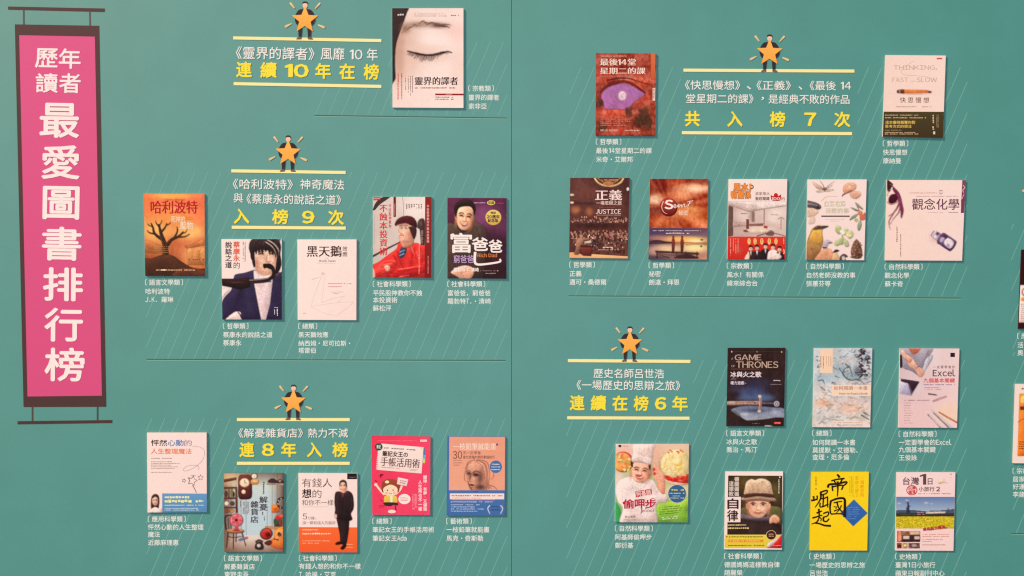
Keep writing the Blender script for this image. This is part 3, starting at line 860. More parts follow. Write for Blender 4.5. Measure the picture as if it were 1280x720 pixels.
for i in range(46):
    t = i / 45; x = 92 + t * 290; y = 185 - 60 * min(1, t * 2.4) + 26 * max(0, t - .4) + c.rnd.uniform(-9, 12)
    dx = 10 + 32 * t; c.line([(x, y), (x + dx * .5, y - 11 + 12 * t), (x + dx, y - 12 + 22 * t)], 2.6 + 2 * t, (128 - 30 * t, 88 - 26 * t, 72 - 20 * t), 1)
c.part("eyelashes")
c.line([(128, 314), (165, 322), (210, 334), (265, 340), (320, 336), (365, 322), (400, 317), (428, 326)], 7, (64, 42, 42), 6)
c.line([(180, 326), (230, 337), (290, 340), (345, 331), (385, 321)], 11, (52, 34, 36), 8)
for i in range(34):
    t = i / 33; x = 150 + t * 250; y = 320 + 20 * math.sin(min(1, t * 1.2) * math.pi) - 4
    l = (20 + 30 * math.sin(t * math.pi)) * c.rnd.uniform(.6, 1.15); lean = -26 + 30 * t
    c.line([(x, y), (x + lean * .35, y + l * .6), (x + lean * c.rnd.uniform(.6, 1.1), y + l)], 4.2, (70, 48, 46), 1.2)
c.part("title_lettering"); c.text("靈界的譯者", 179, 486, 466, 540, INK, serif=.022)
c.part("small_lettering")
c.micro(180, 551, 464, 567, 1, (176, 112, 100)); c.micro(175, 62, 400, 70, 1, (172, 132, 118)); c.micro(175, 75, 405, 84, 1, (178, 140, 126)); c.micro(420, 70, 475, 82, 1, (120, 84, 76))
c.micro(64, 60, 106, 82, 1, (214, 200, 194), ragged=0)
for x, y0, y1 in ((60, 462, 636), (84, 460, 636)): c.micro(x, y0, x + 14, y1, 1, (222, 70, 72), vert=True, ragged=0)
for x, y0, y1 in ((113, 478, 574), (131, 478, 592), (146, 478, 610), (159, 478, 592)): c.micro(x, y0, x + 8, y1, 1, (108, 72, 66), vert=True, ragged=0)
c.micro(316, 614, 450, 642, 2, (150, 105, 96))
c.part("red_strip"); c.poly([(315, 597), (503, 598), (503, 609), (315, 608)], (146, 40, 44)); c.micro(385, 599, 430, 606, 1, (226, 170, 160))
c.done()

# ---- orange sky and arches
c = Cover((175, 238, 265, 350), [(30, 27), (518, 28), (522, 690), (42, 686)], "orange sky cover with red characters and faint stone arches", bg=(250, 165, 90), seed=3, relief=0.16)
c.paint(None, [(243, 128, 76), (240, 120, 82), (190, 100, 62), (150, 78, 50)],
        [(260, 40, 180, 30, (252, 178, 92), .9), (120, 330, 150, 110, (253, 184, 104), .9), (400, 330, 130, 70, (254, 190, 112), .95), (300, 220, 260, 60, (250, 160, 86), .7),
         (80, 170, 70, 50, (248, 140, 84), .6), (480, 190, 70, 70, (245, 128, 84), .7), (270, 150, 120, 20, (253, 178, 100), .6), (430, 520, 100, 110, (230, 150, 90), .9), (90, 470, 80, 60, (206, 122, 72), .7)], amp=12)
c.part("arches")
c.blob([(360, 450), (420, 430), (480, 402), (540, 380), (540, 440), (470, 452), (400, 470)], (206, 128, 78), (170, 96, 60))
c.poly([(380, 470), (540, 440), (540, 600), (385, 600)], (216, 140, 86), (184, 110, 66))
for x in (398, 448, 506): c.blob([(x - 17, 560), (x - 18, 490), (x, 462), (x + 18, 490), (x + 17, 560)], (238, 164, 100), (200, 124, 76))
c.micro(390, 545, 516, 566, 1, (126, 72, 46), ragged=0)
c.part("ruined_wall"); c.blob([(20, 420), (60, 400), (110, 420), (170, 450), (170, 500), (60, 500), (20, 480)], (204, 124, 74), (170, 98, 60))
c.part("bare_tree")
BT = (74, 50, 38)
c.line([(190, 640), (206, 520), (196, 430), (170, 350), (150, 270)], 62, BT, 12)
for p_, a_, b_ in (([(200, 470), (250, 400), (310, 370), (350, 330)], 34, 8), ([(186, 400), (120, 350), (104, 300), (88, 262)], 26, 7), ([(166, 340), (200, 300), (216, 262)], 18, 5), ([(270, 390), (300, 330), (296, 290)], 16, 4), ([(118, 350), (76, 340), (56, 318)], 13, 4), ([(300, 374), (360, 372), (400, 350)], 14, 4), ([(150, 290), (130, 262), (126, 240)], 10, 3), ([(210, 280), (236, 268), (250, 250)], 8, 3), ([(330, 350), (366, 336), (380, 310)], 8, 3), ([(96, 290), (70, 280), (60, 262)], 8, 3), ([(152, 290), (172, 256), (176, 236)], 8, 3)): c.line(p_, a_, BT, b_)
c.line([(182, 630), (194, 520), (184, 440), (160, 350)], 10, (128, 88, 60), 3)
c.part("dark_hillside")
c.blob([(0, 560), (90, 548), (170, 520), (260, 524), (330, 570), (400, 612), (470, 630), (560, 636), (560, 740), (0, 740)], (96, 58, 40), (72, 42, 34)); c.blob([(0, 610), (120, 590), (240, 640), (330, 740), (0, 740)], (80, 48, 36)); c.blob([(300, 640), (420, 626), (540, 660), (560, 740), (260, 740)], (112, 64, 44), (84, 48, 36))
for y in (448, 462, 478, 494): c.micro(112, y, 270, y + 6, 1, (206, 146, 92))
c.part("title_lettering"); c.text("哈利波特", 86, 82, 462, 186, (188, 40, 46), serif=.02); c.text("Harry Potter", 205, 66, 362, 90, (200, 84, 52))
c.part("small_lettering"); c.text("死神的", 250, 206, 362, 258, (252, 206, 168), w=.02); c.text("聖物", 322, 254, 428, 308, (253, 212, 176), w=.02); c.micro(365, 208, 428, 240, 2, (222, 122, 66))
c.micro(130, 632, 440, 648, 1, (226, 176, 132), ragged=0); c.micro(168, 628, 212, 650, 1, (255, 226, 196), ragged=0)
c.done()

# ---- man with a pipe
c = Cover((272, 293, 360, 405), [(30, 38), (515, 38), (516, 685), (38, 683)], "white cover of a man in a navy suit biting a curved pipe", seed=4, relief=0.2)
c.paint(None, [(253, 221, 207), (250, 216, 203), (246, 206, 194), (252, 218, 205)], [(110, 620, 80, 60, (250, 205, 190), .5), (240, 480, 200, 80, (240, 200, 190), .4)], amp=2)
c.part("suit")
c.blob([(30, 720), (34, 560), (60, 500), (110, 445), (130, 350), (148, 322), (220, 308), (296, 286), (330, 300), (440, 300), (500, 306), (540, 330), (540, 720), (130, 720), (190, 640), (150, 622), (60, 700)], (62, 52, 78), (54, 43, 70))
c.blob([(180, 628), (176, 650), (190, 700), (60, 700), (100, 650), (150, 620)], (250, 216, 202)); c.blob([(30, 446), (100, 436), (40, 510), (34, 530)], (250, 218, 205))
c.soft(180, 500, 40, 110, (44, 34, 54), .6, rot=20); c.soft(250, 560, 30, 120, (74, 62, 92), .5, rot=-12); c.soft(470, 500, 30, 130, (52, 38, 70), .6)
c.line([(190, 440), (160, 500), (150, 600), (188, 650)], 9, (46, 34, 60), 4); c.line([(292, 300), (300, 420), (322, 560), (352, 690)], 6, (48, 36, 64)); c.line([(440, 300), (438, 440), (410, 560), (384, 690)], 6, (46, 34, 62))
c.part("shirt", "suit"); c.poly([(290, 290), (440, 296), (441, 380), (420, 560), (386, 690), (352, 690), (322, 540), (296, 400)], (247, 212, 204), (226, 190, 188))
for p in ([(330, 470), (352, 560), (362, 640)], [(400, 430), (386, 520), (372, 620)], [(342, 420), (350, 470)]): c.line(p, 5, (216, 182, 180), 2)
c.part("head")
c.blob([(300, 150), (302, 240), (330, 300), (380, 330), (440, 300), (470, 220), (470, 130), (380, 80), (310, 90)], (246, 196, 166), (238, 180, 150))
SH, DK_, LT = (218, 150, 122), (170, 108, 88), (255, 220, 196)
c.soft(316, 240, 26, 80, DK_, .7, rot=-8); c.soft(345, 300, 46, 26, SH, .85, rot=20); c.soft(440, 306, 50, 26, SH, .8); c.soft(466, 210, 20, 70, SH, .7); c.soft(380, 128, 60, 26, LT, .8); c.soft(352, 206, 24, 20, LT, .7); c.soft(440, 206, 20, 20, LT, .7); c.soft(410, 190, 9, 34, LT, .9)
c.blob([(270, 190), (290, 180), (302, 230), (290, 240)], (226, 166, 138))
for x in (350, 440):
    c.soft(x, 158, 30, 14, DK_, .65); c.line([(x - 28, 146), (x, 136), (x + 26, 142)], 10, (74, 50, 44), 6); c.line([(x - 24, 160), (x, 152), (x + 22, 159)], 9, (40, 26, 28), 7)
c.line([(398, 166), (394, 192), (390, 212)], 7, SH, 9); c.line([(390, 216), (408, 222), (428, 216)], 7, DK_, 5)
c.line([(372, 262), (400, 256), (430, 262)], 9, (190, 96, 86), 7)
c.part("hair", "head")
c.blob([(252, 110), (258, 70), (284, 34), (330, 10), (420, 10), (480, 34), (508, 90), (504, 160), (512, 240), (490, 300), (462, 312), (470, 240), (476, 170), (440, 140), (400, 128), (372, 108), (352, 122), (326, 102), (318, 136), (298, 140), (296, 180), (302, 250), (290, 262), (280, 214), (268, 190), (262, 150)], (60, 46, 46), (42, 30, 32))
for i in range(26):
    x = 270 + i * 8.6; c.line([(x + 20, 30 + c.rnd.uniform(-6, 14)), (x + c.rnd.uniform(-14, 10), 70), (x + c.rnd.uniform(-20, 26), 104 + c.rnd.uniform(0, 36))], 7, c.rnd.choice([(66, 50, 50), (44, 32, 34), (92, 70, 66)]), 2)
for x, t in ((306, 168), (330, 150), (356, 160), (384, 142), (412, 156), (440, 172), (462, 196)):
    c.poly([(x - 22, 90), (x + 24, 84), (x + 14, 124), (x + 4, t), (x - 8, 126)], (52, 38, 40), (44, 32, 34))
for p, w in (([(400, 44), (450, 74), (484, 120), (494, 170)], 9), ([(384, 60), (430, 90), (462, 134), (472, 178)], 8), ([(420, 52), (470, 90), (500, 136)], 7)): c.line(p, w, (236, 204, 186), 2)
for p in ([(290, 190), (282, 220), (292, 258)], [(262, 130), (272, 170), (286, 200)]): c.line(p, 9, (50, 38, 38), 4)
c.part("pipe")
c.poly([(30, 356), (170, 356), (250, 346), (262, 420), (180, 442), (130, 430), (36, 412)], (62, 40, 40), (38, 24, 26)); c.soft(150, 385, 90, 10, (118, 78, 72), .6)
c.line([(250, 374), (350, 370), (420, 356), (452, 318), (440, 268), (410, 248), (372, 260)], 26, (48, 34, 36), 30); c.line([(255, 368), (350, 362), (410, 350)], 6, (206, 186, 180), 4); c.line([(262, 390), (350, 386), (430, 376)], 12, (72, 50, 50), 8)
c.blob([(366, 240), (392, 236), (430, 250), (428, 280), (396, 268), (372, 272)], (36, 26, 28))
c.part("title_lettering")
c.text("說話之道", 62, 56, 114, 272, (66, 48, 46), vert=True, w=.018); c.text("蔡康永", 126, 54, 178, 218, (226, 90, 50), vert=True, w=.02); c.text("的", 128, 222, 178, 274, (110, 86, 80))
c.part("small_lettering"); c.micro(198, 60, 228, 226, 2, (170, 140, 128), vert=True)
c.micro(450, 604, 466, 642, 1, (235, 215, 215), vert=True, ragged=0); c.micro(472, 598, 488, 654, 1, (245, 226, 222), vert=True, ragged=0); c.micro(454, 582, 488, 592, 1, (220, 196, 200), ragged=0)
c.done()

# ---- faint swan
c = Cover((367, 295, 452, 405), [(30, 28), (515, 28), (513, 688), (33, 686)], "plain cream cover with black title and faint swan outline", seed=5)
c.paint(None, [(253, 222, 208), (252, 219, 205), (250, 214, 200), (253, 220, 207)], amp=2)
c.part("swan_outline")
G = (232, 198, 186)
for p in ([(150, 354), (190, 342), (226, 334), (236, 304), (258, 314), (244, 420), (230, 545)], [(226, 334), (170, 480), (142, 576), (240, 560), (360, 545), (490, 538)], [(142, 576), (200, 610), (280, 640), (350, 652), (440, 590), (490, 538)], [(230, 545), (320, 510), (420, 488), (360, 545)]):
    c.line(p, 3, G, smooth=False)
c.line([(150, 355), (205, 338)], 7, (226, 190, 178), 3); c.ell(240, 308, 16, 12, (230, 196, 184))
c.part("title_lettering"); c.text("黑天鵝", 110, 80, 392, 170, (74, 48, 44), serif=.02); c.text("效", 400, 84, 440, 124, (96, 66, 58), serif=.01); c.text("應", 400, 128, 440, 168, (96, 66, 58), serif=.01)
c.text("Black Swan", 208, 194, 342, 211, (104, 72, 62), serif=.015); c.text("The", 262, 178, 284, 188, (150, 112, 100))
c.part("small_lettering"); c.micro(190, 218, 360, 226, 1, (200, 164, 150)); c.micro(280, 384, 472, 395, 1, (196, 108, 98), ragged=0); c.micro(280, 409, 392, 420, 1, (196, 108, 98), ragged=0)
c.micro(296, 454, 412, 462, 1, (190, 156, 142)); c.micro(326, 467, 374, 474, 1, (160, 124, 112)); c.micro(76, 628, 104, 636, 1, (140, 104, 92), ragged=0)
c.done()

# ---- man in red jacket
c = Cover((461, 242, 546, 352), [(33, 27), (512, 27), (510, 690), (33, 686)], "cover of a man in maroon cap and red jacket holding a golf club", seed=6, relief=0.28)
c.paint(None, [(214, 190, 176), (250, 220, 206), (222, 196, 184), (206, 180, 166)], [(170, 150, 110, 90, (226, 200, 186), .7), (380, 120, 110, 90, (250, 222, 208), .9), (120, 430, 90, 80, (224, 198, 184), .8)], amp=5)
c.part("background_lines"); c.blob([(33, 130), (60, 70), (110, 30), (180, 20), (150, 48), (90, 90), (50, 134)], (76, 60, 56)); c.line([(276, 27), (284, 110), (282, 190)], 4, (170, 140, 130)); c.line([(46, 180), (44, 420)], 3, (190, 166, 154))
c.part("golf_club"); c.line([(20, 520), (140, 456), (262, 394)], 12, (66, 46, 44), 9)
c.blob([(398, 280), (402, 232), (424, 206), (452, 210), (460, 260), (456, 420), (430, 430), (418, 300)], (88, 64, 60), (60, 42, 40)); c.soft(426, 246, 14, 30, (130, 104, 98), .6)
c.part("jacket")
c.blob([(20, 600), (80, 560), (160, 500), (226, 452), (250, 402), (330, 412), (390, 404), (430, 420), (470, 436), (480, 560), (470, 720), (20, 720)], (226, 58, 52), (206, 48, 46))
c.blob([(30, 640), (110, 560), (200, 540), (236, 570), (170, 620), (140, 690), (30, 700)], (236, 78, 66), (214, 60, 56)); c.blob([(200, 640), (330, 600), (470, 560), (470, 640), (300, 690), (180, 690)], (216, 50, 48), (186, 38, 40))
for p in ([(236, 470), (250, 540), (300, 640)], [(120, 570), (180, 560), (240, 590)], [(160, 640), (260, 650), (440, 580)], [(380, 440), (350, 540), (330, 600)], [(60, 660), (110, 640)]): c.line(p, 7, (166, 28, 32), 3)

for p in ([(330, 420), (352, 500), (350, 590)], [(420, 440), (440, 520), (430, 600)], [(200, 500), (226, 560), (200, 620)], [(100, 600), (150, 596), (210, 610)], [(230, 640), (330, 622), (450, 610)], [(60, 680), (140, 650), (180, 680)], [(300, 660), (380, 650), (460, 630)]): c.line(p, 12, (176, 34, 36), 4)
for p in ([(344, 430), (372, 500)], [(120, 584), (190, 570)], [(240, 620), (340, 606), (440, 590)], [(390, 470), (410, 540)], [(250, 680), (330, 668)]): c.line(p, 10, (250, 120, 100), 4)
c.soft(320, 460, 60, 34, (248, 110, 92), .6); c.soft(430, 480, 30, 60, (240, 96, 80), .5); c.soft(120, 600, 50, 20, (250, 120, 100), .6, rot=-25)
c.blob([(128, 600), (150, 586), (172, 600), (170, 626), (146, 634)], (246, 176, 150)); c.line([(140, 600), (146, 624)], 4, (206, 120, 96)); c.line([(154, 598), (158, 622)], 4, (206, 120, 96)); c.blob([(26, 610), (44, 626), (50, 680), (26, 690)], (246, 170, 150))
c.part("scarf", "jacket"); c.blob([(266, 440), (308, 432), (298, 496), (262, 530), (246, 500)], (66, 72, 96)); c.line([(250, 480), (296, 462)], 6, (180, 184, 200)); c.line([(250, 508), (292, 490)], 6, (190, 190, 204))
c.part("head")
c.blob([(262, 370), (350, 350), (366, 410), (320, 440), (276, 436)], (214, 140, 112)); c.blob([(244, 252), (330, 240), (372, 268), (378, 330), (360, 376), (330, 400), (294, 408), (268, 396), (252, 366), (250, 346), (242, 322), (246, 296)], (248, 192, 160), (238, 170, 138))
c.soft(284, 318, 18, 44, (255, 216, 190), .8); c.soft(290, 392, 40, 18, (196, 124, 98), .8); c.soft(352, 320, 30, 70, (184, 112, 88), .85); c.soft(300, 254, 70, 12, (176, 112, 92), .8); c.soft(262, 360, 20, 14, (214, 140, 114), .7)
c.soft(330, 330, 34, 60, (206, 138, 110), .75); c.line([(250, 290), (246, 316), (262, 320)], 5, (206, 140, 112)); c.line([(252, 342), (270, 340), (290, 344)], 9, (168, 76, 68), 6); c.line([(256, 324), (268, 330), (282, 324)], 6, (176, 108, 84))
c.line([(244, 262), (300, 258), (322, 268)], 5, (110, 66, 56)); c.ell(264, 276, 17, 12, (110, 74, 66)); c.ell(264, 276, 14, 9, (238, 206, 190)); c.ell(308, 276, 19, 13, (110, 74, 66)); c.ell(308, 276, 16, 10, (236, 202, 186)); c.line([(326, 274), (366, 268)], 4, (96, 60, 54)); c.ell(266, 278, 5, 4, (70, 44, 40)); c.ell(306, 278, 6, 4, (70, 44, 40))
c.blob([(330, 270), (384, 280), (388, 330), (370, 374), (352, 340), (340, 310)], (70, 42, 40))
c.part("cap", "head"); c.blob([(212, 250), (232, 214), (268, 190), (320, 182), (366, 198), (392, 240), (390, 280), (350, 262), (300, 244), (240, 254), (222, 264)], (100, 42, 44), (70, 28, 32)); c.line([(222, 256), (280, 240), (330, 246)], 6, (140, 70, 66))
c.part("title_lettering"); c.text("不蝕本投資術", 88, 84, 152, 508, (214, 62, 54), vert=True, serif=.022); c.text("平民股神教你", 162, 84, 184, 282, (216, 84, 72), vert=True, serif=.012)
c.part("red_strip"); c.poly([(461, 20), (520, 20), (520, 700), (457, 700)], (150, 44, 42), (132, 36, 36)); c.text("平民股神教你不蝕本投資術", 474, 90, 494, 404, (240, 186, 172), vert=True, w=.01); c.micro(478, 510, 492, 672, 1, (214, 136, 124), vert=True)
c.part("tag_strip"); c.rect(202, 20, 221, 190, (116, 38, 38)); c.micro(206, 80, 216, 180, 1, (214, 150, 140), vert=True, ragged=0); c.rect(38, 30, 96, 54, (200, 40, 44)); c.micro(44, 36, 90, 48, 1, (250, 210, 200), ragged=0)
c.part("small_lettering"); c.micro(300, 84, 440, 130, 7, (150, 120, 112), vert=True, ragged=.3); c.micro(428, 300, 446, 430, 2, (190, 150, 140), vert=True); c.micro(404, 410, 420, 660, 1, (250, 150, 132), vert=True)
c.done()

# ---- smiling man on purple
c = Cover((554, 243, 640, 353), [(35, 28), (518, 30), (517, 690), (35, 686)], "purple cover of a smiling man with big white characters and gold seal", edge=(90, 60, 80), seed=7)
c.paint(None, [(104, 50, 74), (98, 46, 74), (58, 34, 38), (52, 34, 34)], [(330, 180, 130, 110, (138, 74, 110), .9), (480, 250, 70, 100, (116, 60, 90), .7), (80, 120, 60, 80, (116, 58, 80), .6), (430, 430, 120, 90, (66, 38, 50), .8)], amp=7)
c.part("jacket")
c.blob([(20, 280), (90, 240), (130, 236), (200, 290), (250, 224), (310, 244), (346, 280), (356, 340), (350, 480), (300, 720), (20, 720)], (92, 70, 62), (70, 50, 46))
for p in ([(110, 250), (140, 300), (190, 340)], [(250, 230), (240, 290), (200, 340)], [(60, 320), (110, 480), (130, 560)], [(270, 270), (300, 360), (310, 460)]): c.line(p, 9, (64, 46, 42), 4)
c.soft(60, 420, 24, 90, (112, 88, 78), .5); c.soft(290, 300, 40, 30, (118, 92, 80), .5)
c.blob([(120, 270), (160, 298), (200, 296), (160, 310)], (50, 36, 36))
c.part("head"); face(c, 178, 190, 146, 196, (248, 190, 150), (214, 140, 104), tilt=8, smile=.9, brow=(74, 46, 40), ear=(-1,))
c.part("hair", "head"); c.blob([(96, 160), (92, 100), (120, 64), (170, 42), (226, 50), (258, 84), (264, 130), (252, 176), (246, 130), (222, 100), (170, 98), (126, 112), (112, 150), (106, 190)], (62, 42, 40), (46, 32, 32))
c.part("hands"); c.blob([(60, 640), (110, 600), (180, 582), (240, 600), (250, 640), (220, 690), (140, 690), (80, 660)], (246, 186, 156), (226, 158, 128))
c.blob([(20, 612), (60, 640), (130, 690), (20, 700)], (80, 56, 52))
for p in ([(140, 620), (180, 606), (230, 616)], [(140, 644), (190, 628), (240, 640)], [(160, 668), (200, 654), (236, 662)]): c.line(p, 5, (196, 124, 98), 2)
c.part("title_lettering"); W_ = (253, 228, 214)
c.text("富", 64, 318, 232, 476, W_, w=.02); c.text("爸", 236, 354, 366, 460, W_, w=.025); c.text("爸", 372, 372, 482, 474, W_, w=.025)
c.line([(262, 470), (258, 540), (272, 570), (330, 572), (460, 552), (462, 528)], 22, W_, 14); c.line([(60, 334), (84, 326), (92, 352)], 14, W_, 8)
c.text("窮爸爸", 86, 496, 248, 560, (196, 156, 190), w=.012); c.text("Rich Dad", 282, 482, 440, 514, (226, 136, 70), serif=.02)
c.part("small_lettering"); c.text("羅勃特", 86, 600, 178, 632, W_, w=.02); c.text("T.", 188, 604, 216, 630, W_, w=.02); c.text("清崎", 230, 600, 290, 632, W_, w=.02); c.micro(300, 620, 428, 630, 1, (170, 130, 124), ragged=0); c.micro(440, 618, 454, 632, 1, (200, 160, 150), ragged=0)
c.micro(346, 640, 430, 652, 1, (180, 140, 130), ragged=0); c.micro(250, 62, 345, 76, 1, (216, 170, 190), ragged=0); c.micro(442, 66, 496, 78, 1, (226, 60, 70), ragged=0)
c.part("gold_seal"); c.ell(410, 188, 68, 66, (150, 106, 60), n=30); c.ell(410, 188, 64, 62, (238, 204, 120), col2=(214, 164, 84), n=30); c.ell(392, 68, 34, 20, (222, 192, 96)); c.text("知識", 368, 56, 416, 80, (110, 78, 50), w=.02)
c.text("暢銷", 388, 140, 430, 160, (88, 60, 44), w=.02); c.text("20週年", 358, 168, 462, 196, (84, 56, 42), w=.03); c.text("紀念版", 366, 198, 450, 228, (84, 56, 42), w=.03)
c.done()

# ---- wand doodle
c = Cover((178, 536, 266, 646), [(37, 32), (525, 32), (527, 682), (42, 685)], "pale cover with a thin magic wand doodle and blue band", seed=8)
c.paint(None, [(253, 220, 206), (252, 216, 205), (250, 210, 198), (252, 216, 203)], amp=2)
c.part("wand_doodle"); D = (150, 118, 110)
c.line([(410, 146), (470, 150), (506, 180), (500, 240), (462, 290), (400, 330), (348, 346), (336, 330), (370, 304), (430, 298), (462, 310), (456, 336)], 3.2, (176, 142, 132))
def star_line(x, y, r, rot, w):
    pts = []
    for i in range(11):
        a = rot + i * math.pi / 5; q = r if i % 2 == 0 else r * .5
        pts.append((x + q * math.cos(a), y + q * math.sin(a)))
    for i in range(0, 10): c.line([pts[i], pts[i + 1]], w, D, smooth=False)
star_line(408, 424, 42, -1.3, 4.5); star_line(476, 398, 24, -1.5, 3.6); star_line(340, 424, 17, -1.2, 3.6)
c.line([(410, 460), (426, 490), (442, 524)], 6, (128, 96, 92), 5); c.micro(396, 376, 440, 384, 1, D); c.micro(378, 396, 388, 440, 1, D, vert=True)
c.part("title_lettering")
for ch, x0, x1, col in (("怦", 72, 134, (72, 50, 46)), ("然", 138, 202, (72, 50, 46)), ("心", 208, 270, (112, 138, 176)), ("動", 274, 336, (96, 130, 178)), ("的", 342, 404, (176, 152, 150))): c.text(ch, x0, 90, x1, 140, col, w=.016)
c.text("人生整理魔法", 70, 162, 402, 206, (234, 118, 66), w=.012)
c.part("small_lettering"); c.micro(72, 236, 250, 248, 1, (150, 116, 106)); c.micro(72, 262, 345, 332, 5, (178, 144, 132), ragged=.4); c.micro(72, 350, 266, 362, 1, (150, 116, 106))
c.part("blue_band"); c.poly([(38, 528), (526, 530), (530, 690), (38, 690)], (108, 152, 186), (94, 136, 172)); c.rect(30, 526, 162, 700, (251, 214, 200))
c.micro(182, 548, 412, 572, 1, (240, 232, 170), ragged=0, fill=.9); c.micro(182, 578, 478, 606, 1, (242, 230, 150), ragged=0, fill=.9); c.micro(482, 578, 500, 606, 1, (240, 232, 160), ragged=0); c.micro(182, 618, 500, 632, 1, (226, 226, 190), ragged=0); c.micro(182, 644, 480, 672, 2, (200, 212, 216), ragged=.1)
c.part("portrait"); c.blob([(72, 580), (80, 548), (104, 534), (130, 546), (138, 590), (132, 640), (124, 660), (80, 660), (70, 630)], (74, 46, 42)); face(c, 104, 590, 48, 74, (248, 194, 168), (226, 160, 136), smile=.9, brow=(80, 50, 46))
c.blob([(76, 566), (104, 540), (134, 566), (126, 566), (104, 556), (84, 570)], (66, 40, 38)); c.blob([(66, 684), (76, 656), (104, 640), (134, 654), (150, 684)], (250, 226, 214)); c.poly([(140, 680), (158, 646), (158, 684)], (250, 180, 130))
c.done()

# ---- vintage shop
c = Cover((275, 586, 361, 696), [(32, 36), (520, 36), (515, 680), (35, 680)], "vintage shop cover with pink fan on chair, gramophone horn and guitar", edge=(120, 90, 80), seed=9, relief=0.16)
def planks(xy, img, rng):
    x, y = xy[..., 0], xy[..., 1]
    fl = np.clip((y - 540) / 6, 0, 1)[..., None]
    wallc = np.array((196, 206, 206.0)) - 34 * (np.abs(((x - 90) % 42) - 21) > 18.5)[..., None]
    wallc = wallc + np.stack([14 * np.exp(-((y - 120) / 90) ** 2), 6 * np.exp(-((y - 120) / 90) ** 2), -8 * np.exp(-((y - 120) / 90) ** 2)], -1)
    fx = (x - 275) / np.maximum(y - 420, 40) * 3.2
    floor = np.array((232, 204, 186.0)) - 26 * (np.abs((fx % 1) - .5) > .46)[..., None]
    o = wallc * (1 - fl) + floor * fl
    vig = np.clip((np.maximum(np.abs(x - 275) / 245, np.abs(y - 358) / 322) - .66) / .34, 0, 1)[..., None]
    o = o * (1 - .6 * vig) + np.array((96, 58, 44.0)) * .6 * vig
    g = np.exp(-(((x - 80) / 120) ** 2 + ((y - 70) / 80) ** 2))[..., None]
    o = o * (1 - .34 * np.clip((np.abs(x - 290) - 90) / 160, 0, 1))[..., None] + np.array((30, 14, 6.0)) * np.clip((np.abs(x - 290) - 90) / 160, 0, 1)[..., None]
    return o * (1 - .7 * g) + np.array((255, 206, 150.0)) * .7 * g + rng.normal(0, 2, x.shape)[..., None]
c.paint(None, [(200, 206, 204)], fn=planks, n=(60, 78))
WD = (126, 78, 56)
c.part("shelf")
for p in ([(30, 88), (134, 70), (134, 90), (30, 110)], [(30, 150), (140, 148), (140, 160), (30, 164)], [(30, 234), (140, 234), (140, 246), (30, 248)], [(30, 310), (140, 312), (140, 322), (30, 324)], [(126, 150), (140, 148), (146, 360), (130, 360)], [(70, 156), (78, 156), (78, 236), (70, 236)]): c.poly(p, WD, (96, 56, 42))
for x, y, rx, ry, col in ((50, 206, 12, 24, (90, 66, 50)), (98, 196, 10, 34, (150, 120, 70)), (112, 210, 8, 22, (60, 50, 50)), (54, 284, 17, 17, (240, 214, 180)), (100, 284, 20, 18, (110, 70, 60)), (60, 346, 24, 14, (150, 84, 60)), (100, 344, 20, 14, (190, 130, 70))): c.ell(x, y, rx, ry, col)
c.part("wall_clock")
c.blob([(156, 60), (200, 48), (256, 60), (262, 150), (256, 236), (200, 250), (154, 236), (150, 140)], (120, 66, 58), (78, 36, 38)); c.ell(201, 114, 44, 40, (170, 110, 80)); c.ell(201, 114, 37, 34, (250, 216, 178)); c.line([(201, 114), (201, 92)], 4, (90, 60, 50)); c.line([(201, 114), (218, 120)], 4, (90, 60, 50)); c.poly([(164, 158), (248, 158), (246, 228), (166, 228)], (96, 46, 46)); c.ell(193, 188, 17, 17, (236, 206, 176))
c.part("alarm_clock"); c.ell(281, 62, 27, 25, (120, 90, 74)); c.ell(281, 62, 21, 19, (246, 222, 194)); c.line([(281, 62), (281, 50)], 3, (90, 60, 50))
c.part("radio"); c.blob([(256, 92), (308, 86), (312, 122), (258, 126)], (226, 170, 106), (196, 128, 76)); c.rect(272, 98, 300, 106, (252, 220, 170))
c.part("wall_shelf"); c.poly([(386, 116), (520, 120), (520, 134), (386, 126)], (190, 160, 140)); c.blob([(396, 112), (410, 84), (440, 80), (468, 96), (500, 90), (516, 116)], (74, 50, 50)); c.ell(490, 100, 16, 16, (100, 70, 66)); c.ell(490, 100, 8, 8, (190, 160, 140)); c.micro(386, 120, 518, 130, 1, (120, 90, 80), ragged=0)
c.part("orange_box"); c.poly([(422, 296), (486, 290), (488, 354), (424, 360)], (236, 132, 56), (206, 100, 40)); c.line([(440, 328), (456, 332), (470, 324)], 5, (110, 50, 30))
c.part("rotary_phone"); c.line([(516, 238), (484, 246), (470, 280), (484, 312), (512, 318)], 15, (70, 56, 56))
for x, y in ((500, 243), (478, 262), (474, 288), (494, 316)): c.ell(x, y, 5, 5, (240, 214, 200))
c.part("potted_flowers"); c.poly([(440, 420), (506, 420), (500, 476), (446, 476)], (90, 84, 66), (66, 60, 50)); c.ell(478, 400, 26, 20, (196, 60, 56)); c.ell(500, 386, 14, 12, (226, 100, 80)); c.ell(452, 432, 14, 26, (70, 90, 66)); c.ell(492, 446, 10, 22, (150, 66, 50))
c.part("gramophone"); c.poly([(370, 470), (520, 476), (520, 498), (372, 488)], (196, 132, 82)); c.ell(378, 532, 52, 48, (90, 40, 36), rot=-18); c.ell(378, 532, 46, 42, (206, 74, 58), rot=-18, col2=(160, 44, 40)); c.ell(392, 538, 22, 20, (120, 26, 30)); c.ell(398, 540, 9, 9, (64, 18, 22))
